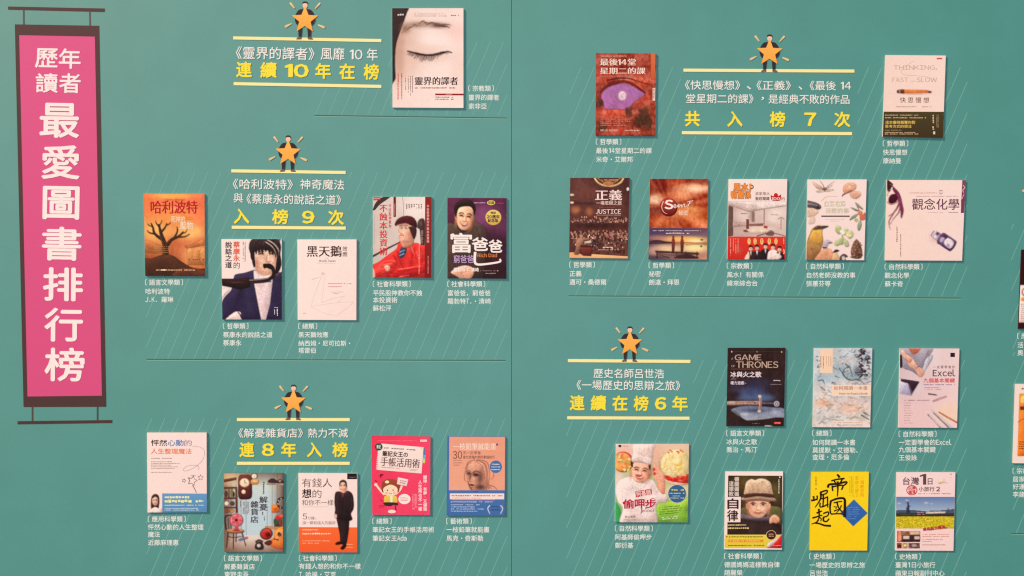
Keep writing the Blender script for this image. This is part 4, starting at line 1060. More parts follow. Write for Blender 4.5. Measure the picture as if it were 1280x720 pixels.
c.part("guitar"); c.blob([(520, 486), (480, 484), (446, 510), (440, 560), (410, 590), (416, 630), (460, 650), (520, 640)], (234, 140, 66), (200, 96, 46)); c.blob([(452, 520), (480, 500), (514, 506), (512, 620), (470, 634), (430, 614), (446, 570)], (238, 150, 76), (214, 112, 54)); c.ell(486, 536, 18, 20, (176, 96, 50)); c.ell(486, 536, 14, 16, (52, 32, 30)); c.poly([(440, 568), (480, 578), (478, 588), (438, 578)], (84, 46, 36)); c.line([(512, 500), (486, 540), (452, 580)], 3, (240, 206, 170)); c.blob([(362, 606), (400, 584), (424, 590), (420, 618), (390, 626)], (96, 50, 40))
c.part("telephone"); c.blob([(286, 650), (292, 612), (318, 596), (346, 604), (356, 652), (322, 662)], (60, 46, 46)); c.line([(290, 600), (318, 584), (350, 596)], 14, (84, 66, 64)); c.ell(318, 628, 16, 15, (214, 186, 172))
c.part("chair"); CH = (74, 46, 40)
c.line([(50, 500), (40, 430), (44, 390), (90, 380), (120, 392)], 9, CH); c.line([(66, 400), (72, 496)], 5, CH); c.line([(84, 396), (90, 496)], 5, CH)
c.ell(125, 510, 74, 18, (150, 84, 58)); c.ell(125, 504, 70, 15, (206, 134, 92)); c.line([(64, 522), (58, 590), (52, 650)], 8, CH, 5); c.line([(110, 528), (108, 660)], 8, CH, 5); c.line([(132, 528), (130, 600)], 6, CH); c.line([(180, 520), (196, 580), (210, 632)], 8, CH, 5); c.line([(60, 552), (120, 562), (190, 548)], 5, CH)
c.part("fan"); c.ell(134, 420, 55, 52, (206, 84, 94)); c.ell(134, 420, 48, 45, (226, 150, 146))
for a in range(0, 360, 72): c.ell(134 + 24 * math.cos(R(a)), 420 + 24 * math.sin(R(a)), 22, 13, (206, 92, 98), rot=a)
for r_ in (52, 36): c.line([(134 + r_ * math.cos(t), 420 + r_ * .95 * math.sin(t)) for t in np.linspace(0, 6.29, 20)], 4, (190, 64, 78))
c.ell(134, 420, 12, 12, (96, 32, 40)); c.poly([(124, 460), (144, 460), (150, 496), (166, 508), (104, 508), (118, 496)], (216, 88, 96), (180, 56, 68))
c.part("slippers"); c.ell(180, 574, 34, 11, (120, 120, 150), rot=-18); c.ell(216, 566, 14, 8, (180, 110, 104), rot=-30)
c.part("title_lettering"); c.text("解憂", 322, 222, 388, 344, (96, 66, 62), vert=True, serif=.012); c.text("雜貨店", 250, 260, 314, 444, (92, 62, 58), vert=True, serif=.012)
c.part("small_lettering"); c.micro(346, 106, 366, 208, 1, (130, 94, 88), vert=True, ragged=0); c.micro(340, 352, 354, 384, 1, (120, 90, 84), vert=True); c.micro(356, 388, 366, 424, 1, (96, 66, 62), vert=True); c.micro(184, 268, 238, 372, 5, (160, 132, 128), vert=True, ragged=.1); c.micro(162, 262, 172, 312, 1, (120, 90, 84), vert=True)
c.done()

# ---- standing man in black suit
c = Cover((368, 586, 454, 696), [(32, 36), (515, 38), (513, 683), (37, 682)], "cover of a standing man in black suit above an orange band", seed=10)
c.paint(None, [(253, 219, 205), (252, 216, 204), (252, 218, 205), (253, 219, 206)], amp=2)
c.part("orange_band"); c.poly([(20, 477), (530, 479), (530, 700), (20, 700)], (244, 108, 58), (236, 96, 48))
c.part("black_tag"); c.poly([(432, 36), (512, 38), (512, 85), (432, 85)], (48, 34, 36)); c.micro(450, 62, 498, 76, 1, (150, 110, 90), ragged=0)
c.part("title_lettering"); T_ = (120, 88, 80)
c.text("有錢人", 62, 78, 308, 152, T_); c.text("想", 64, 166, 138, 238, (58, 40, 38), w=.022, serif=0); c.text("的", 148, 170, 222, 238, T_); c.text("和你不一樣", 62, 252, 320, 300, T_)
c.text("5", 68, 366, 104, 414, (110, 76, 70)); c.text("分鐘", 108, 390, 164, 416, (130, 96, 88)); c.micro(168, 404, 182, 414, 1, T_); c.text("換一顆有錢人的腦袋", 66, 428, 336, 456, (130, 94, 86))
c.part("small_lettering"); c.rect(68, 310, 272, 313, (206, 170, 158)); c.micro(66, 490, 196, 508, 1, (252, 196, 160), ragged=0); c.micro(66, 520, 322, 542, 1, (252, 200, 164), ragged=0); c.micro(166, 518, 214, 542, 1, (255, 226, 204), ragged=0); c.micro(66, 584, 290, 596, 1, (250, 186, 150), ragged=0); c.micro(66, 602, 200, 616, 1, (250, 180, 144)); c.micro(380, 612, 480, 624, 1, (250, 180, 140), ragged=0); c.micro(426, 636, 480, 648, 1, (250, 180, 140), ragged=0)
c.part("standing_man")
SU = (60, 42, 44)
c.blob([(352, 400), (440, 400), (446, 480), (436, 560), (426, 610), (410, 620), (378, 612), (372, 540), (356, 460)], (54, 38, 40))
c.blob([(336, 196), (372, 186), (400, 200), (436, 180), (474, 208), (486, 280), (482, 330), (462, 370), (474, 412), (440, 426), (346, 408), (330, 380), (334, 330), (328, 270)], SU, (50, 34, 36))
c.line([(462, 230), (470, 290), (448, 350)], 5, (82, 62, 62), 3); c.line([(352, 220), (350, 300), (360, 390)], 5, (80, 60, 60), 2); c.line([(400, 206), (396, 280), (390, 400)], 4, (38, 26, 28))
c.blob([(384, 190), (404, 194), (410, 182), (396, 240)], (128, 60, 60)); c.blob([(334, 612), (360, 596), (386, 602), (384, 616), (344, 622)], (44, 30, 30)); c.blob([(378, 650), (392, 630), (412, 614), (426, 622), (414, 648), (392, 662)], (40, 28, 28))
c.ell(338, 388, 11, 20, (240, 176, 148))
c.part("head", "standing_man"); face(c, 398, 144, 56, 84, (246, 188, 158), (220, 146, 116), tilt=-4, smile=.8, brow=(90, 58, 50)); c.poly([(384, 176), (416, 172), (412, 196), (390, 196)], (232, 164, 134))
c.part("hair", "standing_man"); c.blob([(368, 130), (372, 104), (396, 90), (420, 100), (428, 128), (424, 150), (416, 116), (392, 108), (378, 118), (372, 144)], (92, 66, 58), (64, 44, 42))
c.done()

# ---- hot pink notebook
c = Cover((460, 541, 546, 651), [(28, 25), (510, 32), (508, 672), (35, 670)], "hot pink cover with a tilted notebook page and cartoon girl", edge=(180, 60, 80), bg=(240, 76, 104), seed=11)
c.paint(None, [(236, 62, 88), (240, 76, 104), (240, 74, 106), (236, 70, 100)], amp=4)
c.part("notebook_page"); c.poly([(446, 120), (470, 126), (468, 250), (444, 248)], (110, 120, 150)); c.poly([(452, 180), (470, 182), (468, 214), (450, 212)], (110, 180, 190)); c.poly([(450, 212), (468, 214), (466, 248), (448, 246)], (240, 196, 90))
c.poly([(112, 88), (455, 118), (438, 333), (66, 302), (74, 200), (84, 130)], (252, 222, 208), (248, 212, 198)); c.poly([(420, 116), (455, 118), (450, 170)], (250, 214, 180))
for y in range(170, 300, 18): c.ell(78 - (y - 170) * .06, y, 8, 4, (240, 90, 112))
c.ell(88, 115, 32, 30, (62, 74, 60)); c.text("筆記", 70, 98, 106, 130, (214, 220, 200), w=.02)
c.part("title_lettering"); c.text("筆記女王の", 118, 152, 326, 196, (88, 58, 52), w=.03, rot=3); c.text("手帳活用術", 104, 206, 424, 280, (112, 72, 66), serif=.014, rot=3.5)
c.part("small_lettering"); c.micro(130, 122, 390, 142, 1, (130, 92, 84), rot=4, ragged=0); c.micro(108, 280, 280, 294, 1, (226, 130, 120), rot=4); c.micro(344, 296, 416, 314, 2, (170, 130, 120), rot=4); c.micro(80, 60, 400, 70, 1, (250, 120, 136), ragged=0); c.rect(428, 56, 480, 72, (252, 222, 214)); c.micro(434, 60, 474, 69, 1, (226, 90, 100), ragged=0)
c.text("變得·有夢·又優雅", 452, 346, 482, 640, (252, 206, 200), vert=True, w=.03); c.text("人生再也不一樣", 412, 386, 442, 640, (252, 206, 200), vert=True, w=.03); c.micro(360, 500, 404, 636, 4, (250, 160, 168), vert=True)
c.part("cartoon_girl")
SK = (252, 212, 178)
c.line([(136, 506), (100, 470), (66, 424)], 19, SK, 15); c.line([(226, 500), (262, 466), (278, 432)], 19, SK, 15); c.ell(64, 424, 13, 13, SK)
c.blob([(112, 440), (116, 404), (150, 380), (190, 376), (236, 390), (258, 420), (256, 470), (236, 490), (130, 490), (112, 470)], (166, 84, 56), (140, 66, 46))
c.blob([(124, 470), (136, 444), (186, 424), (234, 446), (242, 478), (226, 506), (184, 516), (140, 506)], SK)
c.ell(152, 492, 12, 9, (250, 176, 150)); c.ell(216, 492, 12, 9, (250, 176, 150)); c.ell(160, 470, 5, 6, (90, 56, 50)); c.ell(206, 470, 5, 6, (90, 56, 50)); c.line([(172, 492), (184, 498), (196, 492)], 4, (190, 90, 80)); c.ell(156, 402, 17, 12, (250, 226, 170))
c.blob([(136, 520), (184, 514), (232, 520), (236, 572), (184, 580), (136, 574)], (240, 200, 92), (226, 176, 70)); c.poly([(180, 516), (202, 516), (200, 576), (182, 576)], (250, 226, 180)); c.blob([(132, 570), (236, 572), (240, 594), (206, 590), (184, 600), (140, 594)], (70, 48, 52))
c.ell(195, 644, 33, 14, (252, 214, 196)); c.line([(222, 596), (228, 636)], 9, (120, 50, 60))
c.part("flag"); c.poly([(246, 364), (330, 382), (316, 436), (236, 420)], (252, 220, 208), (240, 200, 190)); c.micro(262, 386, 314, 420, 2, (180, 120, 120), rot=12)
c.part("speech_bubble"); c.ell(298, 542, 50, 42, (252, 222, 210)); c.micro(266, 524, 330, 560, 3, (220, 120, 124), rot=-4)
c.part("doodles"); c.ell(110, 346, 17, 9, (140, 30, 50), rot=-20); c.ell(102, 360, 6, 8, (140, 30, 50)); c.line([(58, 390), (72, 400)], 8, (120, 30, 50)); c.line([(96, 546), (124, 562)], 5, (170, 30, 60)); c.micro(90, 590, 150, 612, 2, (180, 40, 70))
c.done()

# ---- pencil portrait
c = Cover((555, 541, 639, 651), [(28, 31), (500, 32), (497, 677), (22, 677)], "salmon cover with a pencil portrait above a blue lower half", edge=(60, 90, 140), bg=(64, 106, 164), seed=12, relief=0.12, vivid=1.0)
c.part("salmon_panel"); c.paint([(43, 32), (500, 33), (497, 470), (40, 470)], [(240, 156, 126), (238, 152, 122), (240, 158, 124), (242, 162, 128)], amp=4, n=(30, 30))
c.part("pencil_portrait")
P1, P2 = (150, 88, 68), (70, 42, 40)
c.blob([(190, 300), (200, 250), (250, 226), (310, 236), (340, 290), (350, 380), (330, 468), (220, 468), (196, 400), (188, 350)], (236, 162, 130), (222, 140, 110))
c.soft(298, 370, 40, 100, (110, 66, 56), .85, rot=8); c.soft(300, 445, 60, 34, (76, 46, 44), .9); c.soft(212, 356, 18, 44, (130, 80, 66), .8); c.soft(252, 340, 40, 26, (84, 50, 46), .85); c.soft(200, 336, 22, 18, (110, 66, 56), .8); c.soft(238, 374, 16, 26, (244, 180, 148), .8); c.soft(236, 412, 26, 12, (240, 172, 140), .7); c.soft(240, 262, 40, 26, (246, 184, 152), .7)
c.blob([(188, 330), (202, 322), (220, 330), (204, 340)], P2); c.blob([(240, 346), (262, 334), (290, 348), (262, 356)], P2); c.line([(236, 326), (262, 312), (300, 330)], 8, P2, 4); c.line([(184, 320), (200, 310), (220, 316)], 6, P2, 3)
c.line([(224, 330), (216, 370), (206, 396), (226, 402)], 6, (120, 74, 62), 4); c.blob([(206, 424), (226, 418), (250, 428), (226, 436)], (96, 48, 46)); c.line([(212, 446), (236, 448)], 5, (130, 82, 68)); c.line([(196, 400), (210, 440), (232, 468)], 5, P2)
for p in ([(250, 230), (300, 260), (330, 330), (330, 420), (350, 468)], [(262, 226), (330, 250), (356, 320), (352, 400), (372, 466)], [(240, 226), (200, 240), (176, 300), (168, 380), (190, 400)], [(270, 222), (350, 240), (372, 330), (366, 420), (392, 460)], [(400, 306), (408, 350), (384, 386)], [(372, 430), (410, 440), (434, 466)], [(230, 240), (196, 262), (182, 330)], [(246, 222), (250, 200), (262, 190)], [(300, 240), (340, 262), (348, 320)]): c.line(p, 4, P1, 2)
c.soft(350, 420, 22, 60, (190, 120, 94), .6)
c.part("title_lettering"); c.text("一枝鉛筆就能畫", 78, 84, 426, 140, (253, 214, 192), serif=.016); c.ell(434, 96, 9, 9, (120, 80, 70)); c.text("30", 72, 148, 148, 214, (130, 78, 62), serif=.008); c.text("天一定學會", 154, 150, 302, 178, (120, 74, 62)); c.text("達文西等大師的素描技巧", 154, 186, 416, 212, (120, 74, 62), w=.008)
c.part("small_lettering"); c.rect(72, 224, 148, 227, (150, 96, 78)); c.micro(76, 240, 160, 252, 1, (150, 96, 80), ragged=0); c.micro(76, 258, 132, 270, 1, (150, 96, 80), ragged=0)
c.part("blue_disc"); c.ell(424, 278, 50, 51, (70, 110, 160), n=30); c.micro(392, 250, 456, 264, 1, (240, 224, 214), ragged=0); c.micro(386, 272, 462, 286, 1, (226, 216, 210), ragged=0); c.micro(388, 294, 458, 308, 1, (240, 224, 214), ragged=0)
c.part("blue_half"); c.poly([(43, 471), (497, 472), (495, 679), (30, 679)], (74, 112, 166), (66, 104, 158)); c.poly([(48, 496), (492, 496), (492, 544), (48, 544)], (252, 216, 202)); c.micro(62, 506, 480, 524, 1, (120, 92, 100), ragged=0); c.micro(66, 528, 300, 540, 1, (226, 140, 110)); c.rect(64, 545, 416, 551, (226, 130, 110))
c.micro(56, 556, 400, 574, 1, (180, 190, 210), ragged=0); c.micro(56, 580, 330, 650, 4, (170, 184, 210), ragged=.3); c.micro(240, 476, 280, 488, 1, (40, 60, 110))
c.part("laurel"); c.line([(376, 594), (358, 620), (376, 664)], 12, (200, 190, 200), 7); c.line([(462, 594), (480, 620), (462, 664)], 12, (200, 190, 200), 7); c.micro(384, 598, 454, 614, 1, (40, 54, 96), ragged=0); c.micro(384, 622, 454, 640, 1, (40, 54, 96), ragged=0)
c.done()

# ---- red rock arch
c = Cover((738, 62, 826, 177), [(46, 27), (515, 30), (508, 676), (42, 672)], "red rock cover with a purple arch opening and pale moon", edge=(140, 60, 46), bg=(190, 70, 50), seed=13, relief=0.06)
c.paint(None, [(150, 62, 48), (168, 72, 52), (150, 66, 48), (160, 62, 48)], [(120, 200, 110, 60, (196, 76, 54), .7), (380, 250, 120, 50, (206, 86, 60), .7), (180, 500, 150, 50, (206, 84, 58), .9), (420, 380, 70, 60, (196, 78, 56), .7), (70, 420, 40, 40, (70, 34, 34), .7), (380, 580, 90, 60, (120, 64, 44), .6), (80, 590, 40, 60, (110, 56, 44), .6), (250, 640, 160, 30, (200, 84, 60), .6)], amp=44, cells=(7, 26), streak=(24, 20))
c.part("rock_shade"); c.line([(80, 340), (110, 300), (180, 262), (260, 248), (330, 270), (430, 340)], 22, (122, 46, 40), 12); c.line([(130, 240), (220, 224), (300, 226), (380, 250), (470, 276)], 9, (104, 44, 38), 4)
c.part("sky_opening"); c.blob([(86, 384), (92, 340), (130, 304), (190, 278), (262, 266), (320, 284), (380, 318), (424, 350), (380, 384), (340, 412), (290, 462), (200, 464), (116, 462), (104, 412)], (164, 106, 152), (184, 110, 158), k=4)
c.part("moon", "sky_opening"); c.ell(250, 361, 32, 37, (238, 200, 206), n=28); c.soft(244, 366, 16, 20, (206, 160, 176), .7)
for x, y, rx, ry in ((420, 520, 48, 70), (380, 560, 40, 44), (300, 490, 30, 40), (448, 580, 34, 46), (96, 610, 36, 40), (80, 410, 16, 22)):
    c.part("bush"); c.soft(x, y, rx * 1.1, ry * 1.1, (104, 62, 46), .6, .4)
    for k in range(26): c.soft(x + c.rnd.uniform(-.8, .8) * rx, y + c.rnd.uniform(-.8, .8) * ry, rx * .3, ry * .26, c.rnd.choice([(92, 62, 44), (110, 72, 50), (78, 50, 40)]), .6)
c.part("title_lettering"); c.text("Tuesdays with Morrie", 80, 42, 284, 62, (240, 176, 150), serif=.012); c.text("最後14堂", 76, 70, 356, 124, (252, 214, 196), serif=.02, em=True); c.text("星期二的課", 76, 140, 430, 192, (252, 214, 196), serif=.022)
c.part("small_lettering"); c.micro(76, 203, 420, 213, 1, (216, 130, 104)); c.micro(80, 520, 330, 600, 5, (216, 120, 96), ragged=.35); c.text("Mitch Albom", 80, 622, 214, 640, (244, 196, 176), serif=.01); c.ell(238, 630, 11, 13, (220, 50, 40)); c.micro(268, 624, 382, 640, 1, (236, 180, 160), ragged=.02)
c.part("orange_strip"); c.poly([(474, 30), (510, 30), (506, 236), (474, 236)], (214, 112, 70), (196, 92, 60)); c.poly([(487, 300), (508, 300), (506, 400), (487, 400)], (238, 200, 180)); c.micro(490, 306, 504, 394, 1, (150, 80, 70), vert=True, ragged=0)
c.done()

# ---- stubby pencil
c = Cover((1100, 64, 1188, 179), [(45, 30), (515, 34), (492, 680), (22, 668)], "cream cover with one stubby orange pencil above a dark brown band", seed=14)
c.paint(None, [(250, 210, 192), (252, 214, 198), (252, 212, 194), (250, 208, 190)], amp=2)
c.part("english_lettering"); c.text("THINKING,", 106, 110, 446, 150, (206, 166, 150), serif=.006); c.text("FAST", 94, 206, 220, 242, (206, 166, 150), serif=.006); c.text("and", 242, 226, 270, 242, (214, 176, 160)); c.text("SLOW", 286, 206, 446, 242, (206, 166, 150), serif=.006)
c.line([(268, 74), (200, 118), (166, 156), (190, 184), (280, 192), (370, 202), (440, 236)], 3.5, (216, 180, 164))
c.part("pencil"); c.blob([(132, 318), (140, 304), (190, 300), (192, 328), (150, 328), (136, 326)], (120, 76, 64), (88, 54, 48)); c.poly([(188, 300), (360, 304), (366, 326), (190, 328)], (240, 150, 84), (206, 104, 56)); c.poly([(360, 304), (392, 312), (396, 322), (366, 328)], (196, 110, 76)); c.blob([(380, 312), (406, 316), (396, 326), (380, 326)], (110, 66, 56)); c.rect(150, 302, 158, 328, (200, 150, 110)); c.soft(270, 334, 130, 7, (226, 180, 160), .8)
c.part("title_lettering"); c.text("快思慢想", 156, 360, 384, 404, (110, 78, 72), spread=True)
c.part("small_lettering"); c.micro(124, 430, 290, 440, 1, (150, 112, 100)); c.micro(330, 430, 416, 440, 1, (150, 112, 100)); c.rect(444, 52, 487, 63, (206, 84, 76))
c.part("brown_band"); c.poly([(18, 473), (500, 474), (500, 700), (10, 700)], (86, 72, 46), (74, 60, 42))
c.micro(40, 494, 300, 506, 1, (226, 190, 140), ragged=0); c.micro(40, 514, 362, 528, 1, (226, 190, 140), ragged=0); c.text("這本書將顛覆你對", 42, 544, 276, 570, (232, 186, 84), w=.015); c.text("思考方式的想法", 40, 576, 246, 600, (232, 186, 84), w=.015); c.micro(38, 614, 188, 622, 1, (200, 170, 130)); c.micro(38, 630, 320, 654, 2, (214, 180, 140)); c.micro(406, 498, 428, 614, 1, (226, 190, 160), vert=True, ragged=0); c.micro(440, 498, 460, 600, 2, (190, 160, 120), vert=True); c.rect(416, 628, 432, 650, (230, 200, 170))
c.done()

# ---- lecture hall
c = Cover((707, 218, 793, 330), [(38, 28), (515, 28), (500, 675), (30, 670)], "dark brown cover of a packed lecture hall with speaker at a desk", edge=(80, 50, 46), bg=(90, 50, 42), seed=15, relief=0.2)
c.paint(None, [(104, 62, 54), (84, 46, 44), (120, 70, 54), (96, 54, 48)], [(160, 150, 110, 80, (116, 66, 56), .7), (350, 110, 90, 60, (92, 48, 46), .7), (80, 285, 36, 34, (186, 112, 74), .9), (190, 300, 32, 38, (170, 100, 68), .9), (400, 300, 100, 60, (96, 54, 48), .6), (250, 412, 260, 22, (72, 40, 38), .9), (250, 232, 260, 12, (74, 42, 40), .7)], amp=14, cells=(6, 20))
c.part("chandelier"); c.line([(232, 28), (262, 66), (310, 88), (380, 92), (440, 66), (466, 28)], 12, (238, 190, 130), 12); c.line([(256, 28), (300, 60), (350, 76), (400, 60), (440, 28)], 6, (206, 140, 90)); c.ell(345, 74, 42, 18, (190, 120, 84)); c.micro(290, 36, 420, 56, 2, (226, 170, 110), ragged=0)
c.ell(50, 164, 19, 8, (250, 214, 186)); c.ell(50, 226, 16, 8, (246, 204, 176)); c.ell(500, 118, 10, 13, (254, 226, 206)); c.line([(38, 196), (90, 200)], 4, (150, 100, 86))
c.part("crowd")
def heads(y0, y1, n, r, tone):
    for _ in range(n):
        x, y = c.rnd.uniform(46, 494), c.rnd.uniform(y0, y1); k = c.rnd.uniform(.7, 1.1)
        c.cur.add(c.P([(x + r * math.cos(t) * .8, y + r * math.sin(t)) for t in np.linspace(0, 6.28, 7, endpoint=False)], c.h + STEP * (3 + c.rnd.random())), [tuple(range(7))[::-1]], pig([k * t for t in tone]))
for p in ((338, 372), (370, 384)): heads(p[0], p[1], 55, 8, (190, 126, 104)); heads(p[0], p[1] + 10, 50, 8, (88, 52, 48))
heads(452, 520, 90, 10, (176, 112, 92)); heads(452, 540, 70, 9, (74, 44, 42)); heads(512, 600, 80, 11, (150, 92, 76)); heads(520, 640, 70, 12, (70, 42, 42)); heads(470, 600, 40, 8, (224, 170, 146))
c.boxes.append((np.array((30, 330)), np.array((520, 650)), 4))
c.part("stage"); c.poly([(20, 650), (200, 640), (520, 660), (520, 700), (20, 700)], (250, 190, 130), (238, 164, 110)); c.blob([(30, 628), (120, 640), (110, 680), (30, 676)], (240, 166, 112))
c.part("speaker"); c.blob([(84, 540), (104, 512), (136, 512), (190, 512), (186, 522), (142, 534), (140, 580), (112, 590), (108, 640), (70, 640), (84, 590)], (176, 122, 96), (140, 92, 76)); c.ell(126, 496, 13, 15, (200, 140, 112)); c.poly([(150, 540), (206, 530), (206, 548), (152, 552)], (236, 196, 170))
c.part("desk"); c.poly([(124, 582), (214, 588), (206, 656), (134, 652)], (130, 62, 48), (98, 44, 38)); c.poly([(118, 570), (220, 574), (220, 590), (118, 584)], (84, 44, 38))
c.part("title_lettering"); c.text("正義", 240, 124, 452, 208, (253, 216, 202), serif=.024); c.text("一場思辯之旅", 246, 214, 450, 246, (240, 196, 180), w=.014); c.text("JUSTICE", 242, 280, 444, 316, (252, 218, 204), serif=.014)
c.part("small_lettering"); c.micro(270, 258, 400, 270, 1, (206, 70, 60), ragged=0); c.micro(246, 322, 442, 332, 1, (214, 166, 150), ragged=0); c.micro(300, 580, 384, 594, 1, (246, 206, 186), ragged=0); c.micro(262, 600, 430, 612, 1, (220, 170, 150), ragged=0); c.ell(402, 586, 9, 9, (140, 60, 56))
c.done()

# ---- sunset and wax seal
c = Cover((806, 218, 892, 330), [(43, 36), (510, 36), (498, 680), (32, 678)], "orange cover with red wax seal above two people on a sunset pier", edge=(180, 100, 70), bg=(220, 120, 80), seed=16, relief=0.2)
def rays(xy, img, rng):
    x, y = xy[..., 0], xy[..., 1]
    ang = np.arctan2(y - 262, x - 190) * 8
    n = np.interp(ang, np.linspace(-26, 26, 60), rng.random(60)) - .5
    r_ = np.hypot(x - 190, y - 262) / 300
    k = (n * np.clip(r_, .1, 1) * 90)[..., None] * np.array((.75, .85, .8))
    return img + k + value_noise(x.shape[1], x.shape[0], 40, rng)[..., None] * 26
c.paint(None, [(132, 48, 30), (150, 58, 36), (232, 124, 74), (206, 100, 62)],
        [(250, 60, 90, 40, (204, 88, 54), .8), (390, 110, 150, 40, (254, 190, 146), .95), (300, 160, 60, 40, (250, 180, 134), .8), (460, 50, 60, 40, (140, 54, 36), .7), (90, 200, 60, 46, (255, 204, 166), .95), (250, 170, 130, 50, (230, 130, 84), .6), (340, 300, 150, 60, (250, 166, 110), .9), (420, 380, 110, 50, (226, 124, 74), .7), (80, 290, 50, 40, (124, 54, 40), .85), (120, 380, 100, 40, (226, 126, 76), .7), (460, 220, 40, 60, (196, 88, 54), .6)], amp=24, cells=(5, 16), fn=rays)
c.part("sunset_panel")
c.paint([(37, 430), (505, 432), (498, 684), (30, 684)], [(84, 66, 94), (112, 84, 100), (206, 140, 110), (96, 72, 80)],
        [(260, 445, 200, 10, (90, 72, 96), .7), (380, 530, 130, 30, (255, 216, 124), 1), (400, 540, 60, 18, (255, 240, 180), .9), (240, 520, 150, 26, (255, 180, 106), .95), (100, 510, 80, 24, (176, 120, 110), .8), (400, 590, 120, 40, (255, 222, 150), 1), (180, 600, 130, 40, (250, 200, 152), .95), (80, 620, 60, 40, (200, 150, 130), .8), (90, 670, 80, 20, (84, 66, 76), .7)], amp=5, n=(46, 30))
c.part("hills"); c.blob([(30, 548), (60, 532), (110, 528), (170, 540), (240, 546), (240, 552), (30, 556)], (84, 54, 60)); c.poly([(240, 545), (510, 548), (510, 556), (240, 552)], (206, 116, 76)); c.line([(330, 566), (420, 560), (500, 566)], 3, (170, 90, 64)); c.ell(458, 526, 12, 5, (110, 60, 50)); c.ell(453, 578, 8, 7, (110, 60, 50))
c.part("pier"); c.poly([(80, 612), (430, 630), (440, 642), (90, 630)], (92, 58, 54)); c.blob([(250, 660), (330, 640), (420, 664), (420, 676), (250, 674)], (72, 48, 52))
for x in (98, 330, 420): c.line([(x, 622), (x, 676)], 7, (72, 46, 46))
for p in ([(98, 640), (200, 672)], [(250, 640), (330, 676)], [(330, 640), (420, 676)], [(110, 636), (240, 648), (420, 640)]): c.line(p, 4, (72, 46, 46))
c.part("two_people")
for x in (229, 300): c.blob([(x - 9, 520), (x + 8, 518), (x + 12, 560), (x + 6, 620), (x - 9, 622), (x - 12, 560)], (142, 64, 44), (96, 44, 40)); c.ell(x, 504, 8, 11, (120, 60, 46))
c.part("wax_seal"); c.ell(192, 264, 72, 74, (92, 22, 26), n=30); c.ell(188, 258, 68, 70, (186, 66, 56), col2=(110, 26, 28), n=30); c.line([(150, 214), (136, 256), (150, 300), (180, 318)], 8, (240, 186, 166), 3); c.soft(170, 226, 28, 16, (226, 120, 100), .7, rot=-30)
c.part("title_lettering"); c.text("S", 162, 206, 226, 278, (254, 226, 210), w=.03); c.text("e", 230, 240, 254, 270, (253, 222, 206), w=.02); c.line([(258, 262), (276, 238), (270, 266), (296, 240), (294, 264), (318, 236), (320, 262), (346, 246), (384, 214)], 7, (250, 216, 198), 3); c.line([(340, 222), (370, 214), (392, 210)], 5, (250, 216, 198), 2); c.line([(366, 210), (344, 268)], 6, (250, 216, 198), 3); c.text("祕密", 272, 288, 346, 326, (250, 206, 180), w=.012)
c.part("small_lettering"); c.micro(66, 446, 460, 458, 1, (220, 190, 190), ragged=.05); c.micro(170, 464, 360, 482, 1, (240, 206, 196), ragged=.05)
c.done()

# ---- living room
c = Cover((904, 218, 990, 330), [(45, 38), (515, 38), (498, 684), (33, 682)], "cover with a pale living room above five people on a red band", seed=17, relief=0.2)
c.paint(None, [(253, 222, 208), (250, 216, 204), (248, 206, 192), (250, 210, 196)], amp=2)
c.part("living_room"); c.paint([(42, 217), (508, 220), (503, 500), (37, 500)], [(206, 170, 156), (238, 204, 190), (214, 180, 166), (196, 160, 148)], [(250, 250, 120, 26, (196, 166, 154), .7), (180, 330, 80, 60, (238, 206, 192), .8), (420, 330, 80, 70, (246, 214, 200), .9), (230, 340, 26, 50, (176, 142, 130), .8), (290, 440, 110, 24, (250, 216, 190), .8), (160, 470, 110, 20, (206, 174, 160), .6)], amp=10, n=(46, 30))
c.poly([(42, 217), (508, 220), (508, 250), (330, 276)], (250, 218, 206)); c.poly([(42, 217), (330, 276), (200, 300), (42, 240)], (214, 180, 168)); c.line([(330, 276), (328, 400)], 4, (150, 118, 108)); c.line([(330, 276), (506, 252)], 3, (170, 138, 126)); c.line([(206, 300), (330, 276)], 3, (170, 138, 126)); c.line([(42, 384), (200, 400), (330, 396)], 4, (140, 108, 98))
c.poly([(42, 250), (78, 262), (78, 490), (38, 500)], (112, 82, 76)); c.poly([(78, 380), (200, 394), (200, 412), (78, 420)], (196, 160, 146)); c.poly([(186, 360), (206, 360), (206, 454), (186, 454)], (122, 66, 58)); c.ell(190, 454, 30, 8, (140, 74, 66)); c.poly([(210, 402), (320, 400), (320, 412), (212, 414)], (150, 96, 82)); c.poly([(326, 414), (356, 416), (354, 432), (328, 430)], (190, 56, 50)); c.poly([(180, 440), (350, 438), (400, 466), (220, 474)], (232, 196, 174)); c.blob([(350, 466), (380, 450), (404, 462), (400, 490), (350, 488)], (130, 100, 92)); c.line([(270, 496), (380, 470), (500, 496)], 5, (80, 56, 54), 3); c.line([(466, 350), (462, 440)], 3, (150, 120, 110)); c.line([(440, 360), (466, 346), (490, 360)], 4, (170, 140, 128)); c.line([(380, 322), (440, 324)], 4, (196, 164, 150)); c.micro(140, 306, 206, 322, 1, (140, 106, 96)); c.poly([(232, 300), (250, 300), (250, 380), (232, 380)], (150, 116, 106))
c.part("title_lettering"); OR = (236, 140, 70)
c.text("風水！", 84, 72, 222, 132, (96, 52, 40), w=.075); c.text("有關係", 62, 132, 222, 194, (96, 52, 40), w=.075); c.text("風水！", 84, 72, 222, 132, OR, w=.04); c.text("有關係", 62, 132, 222, 194, OR, w=.04); c.ell(230, 100, 15, 17, (96, 52, 40)); c.ell(230, 100, 9, 10, (240, 180, 130)); c.line([(70, 190), (62, 160), (70, 150)], 9, OR)
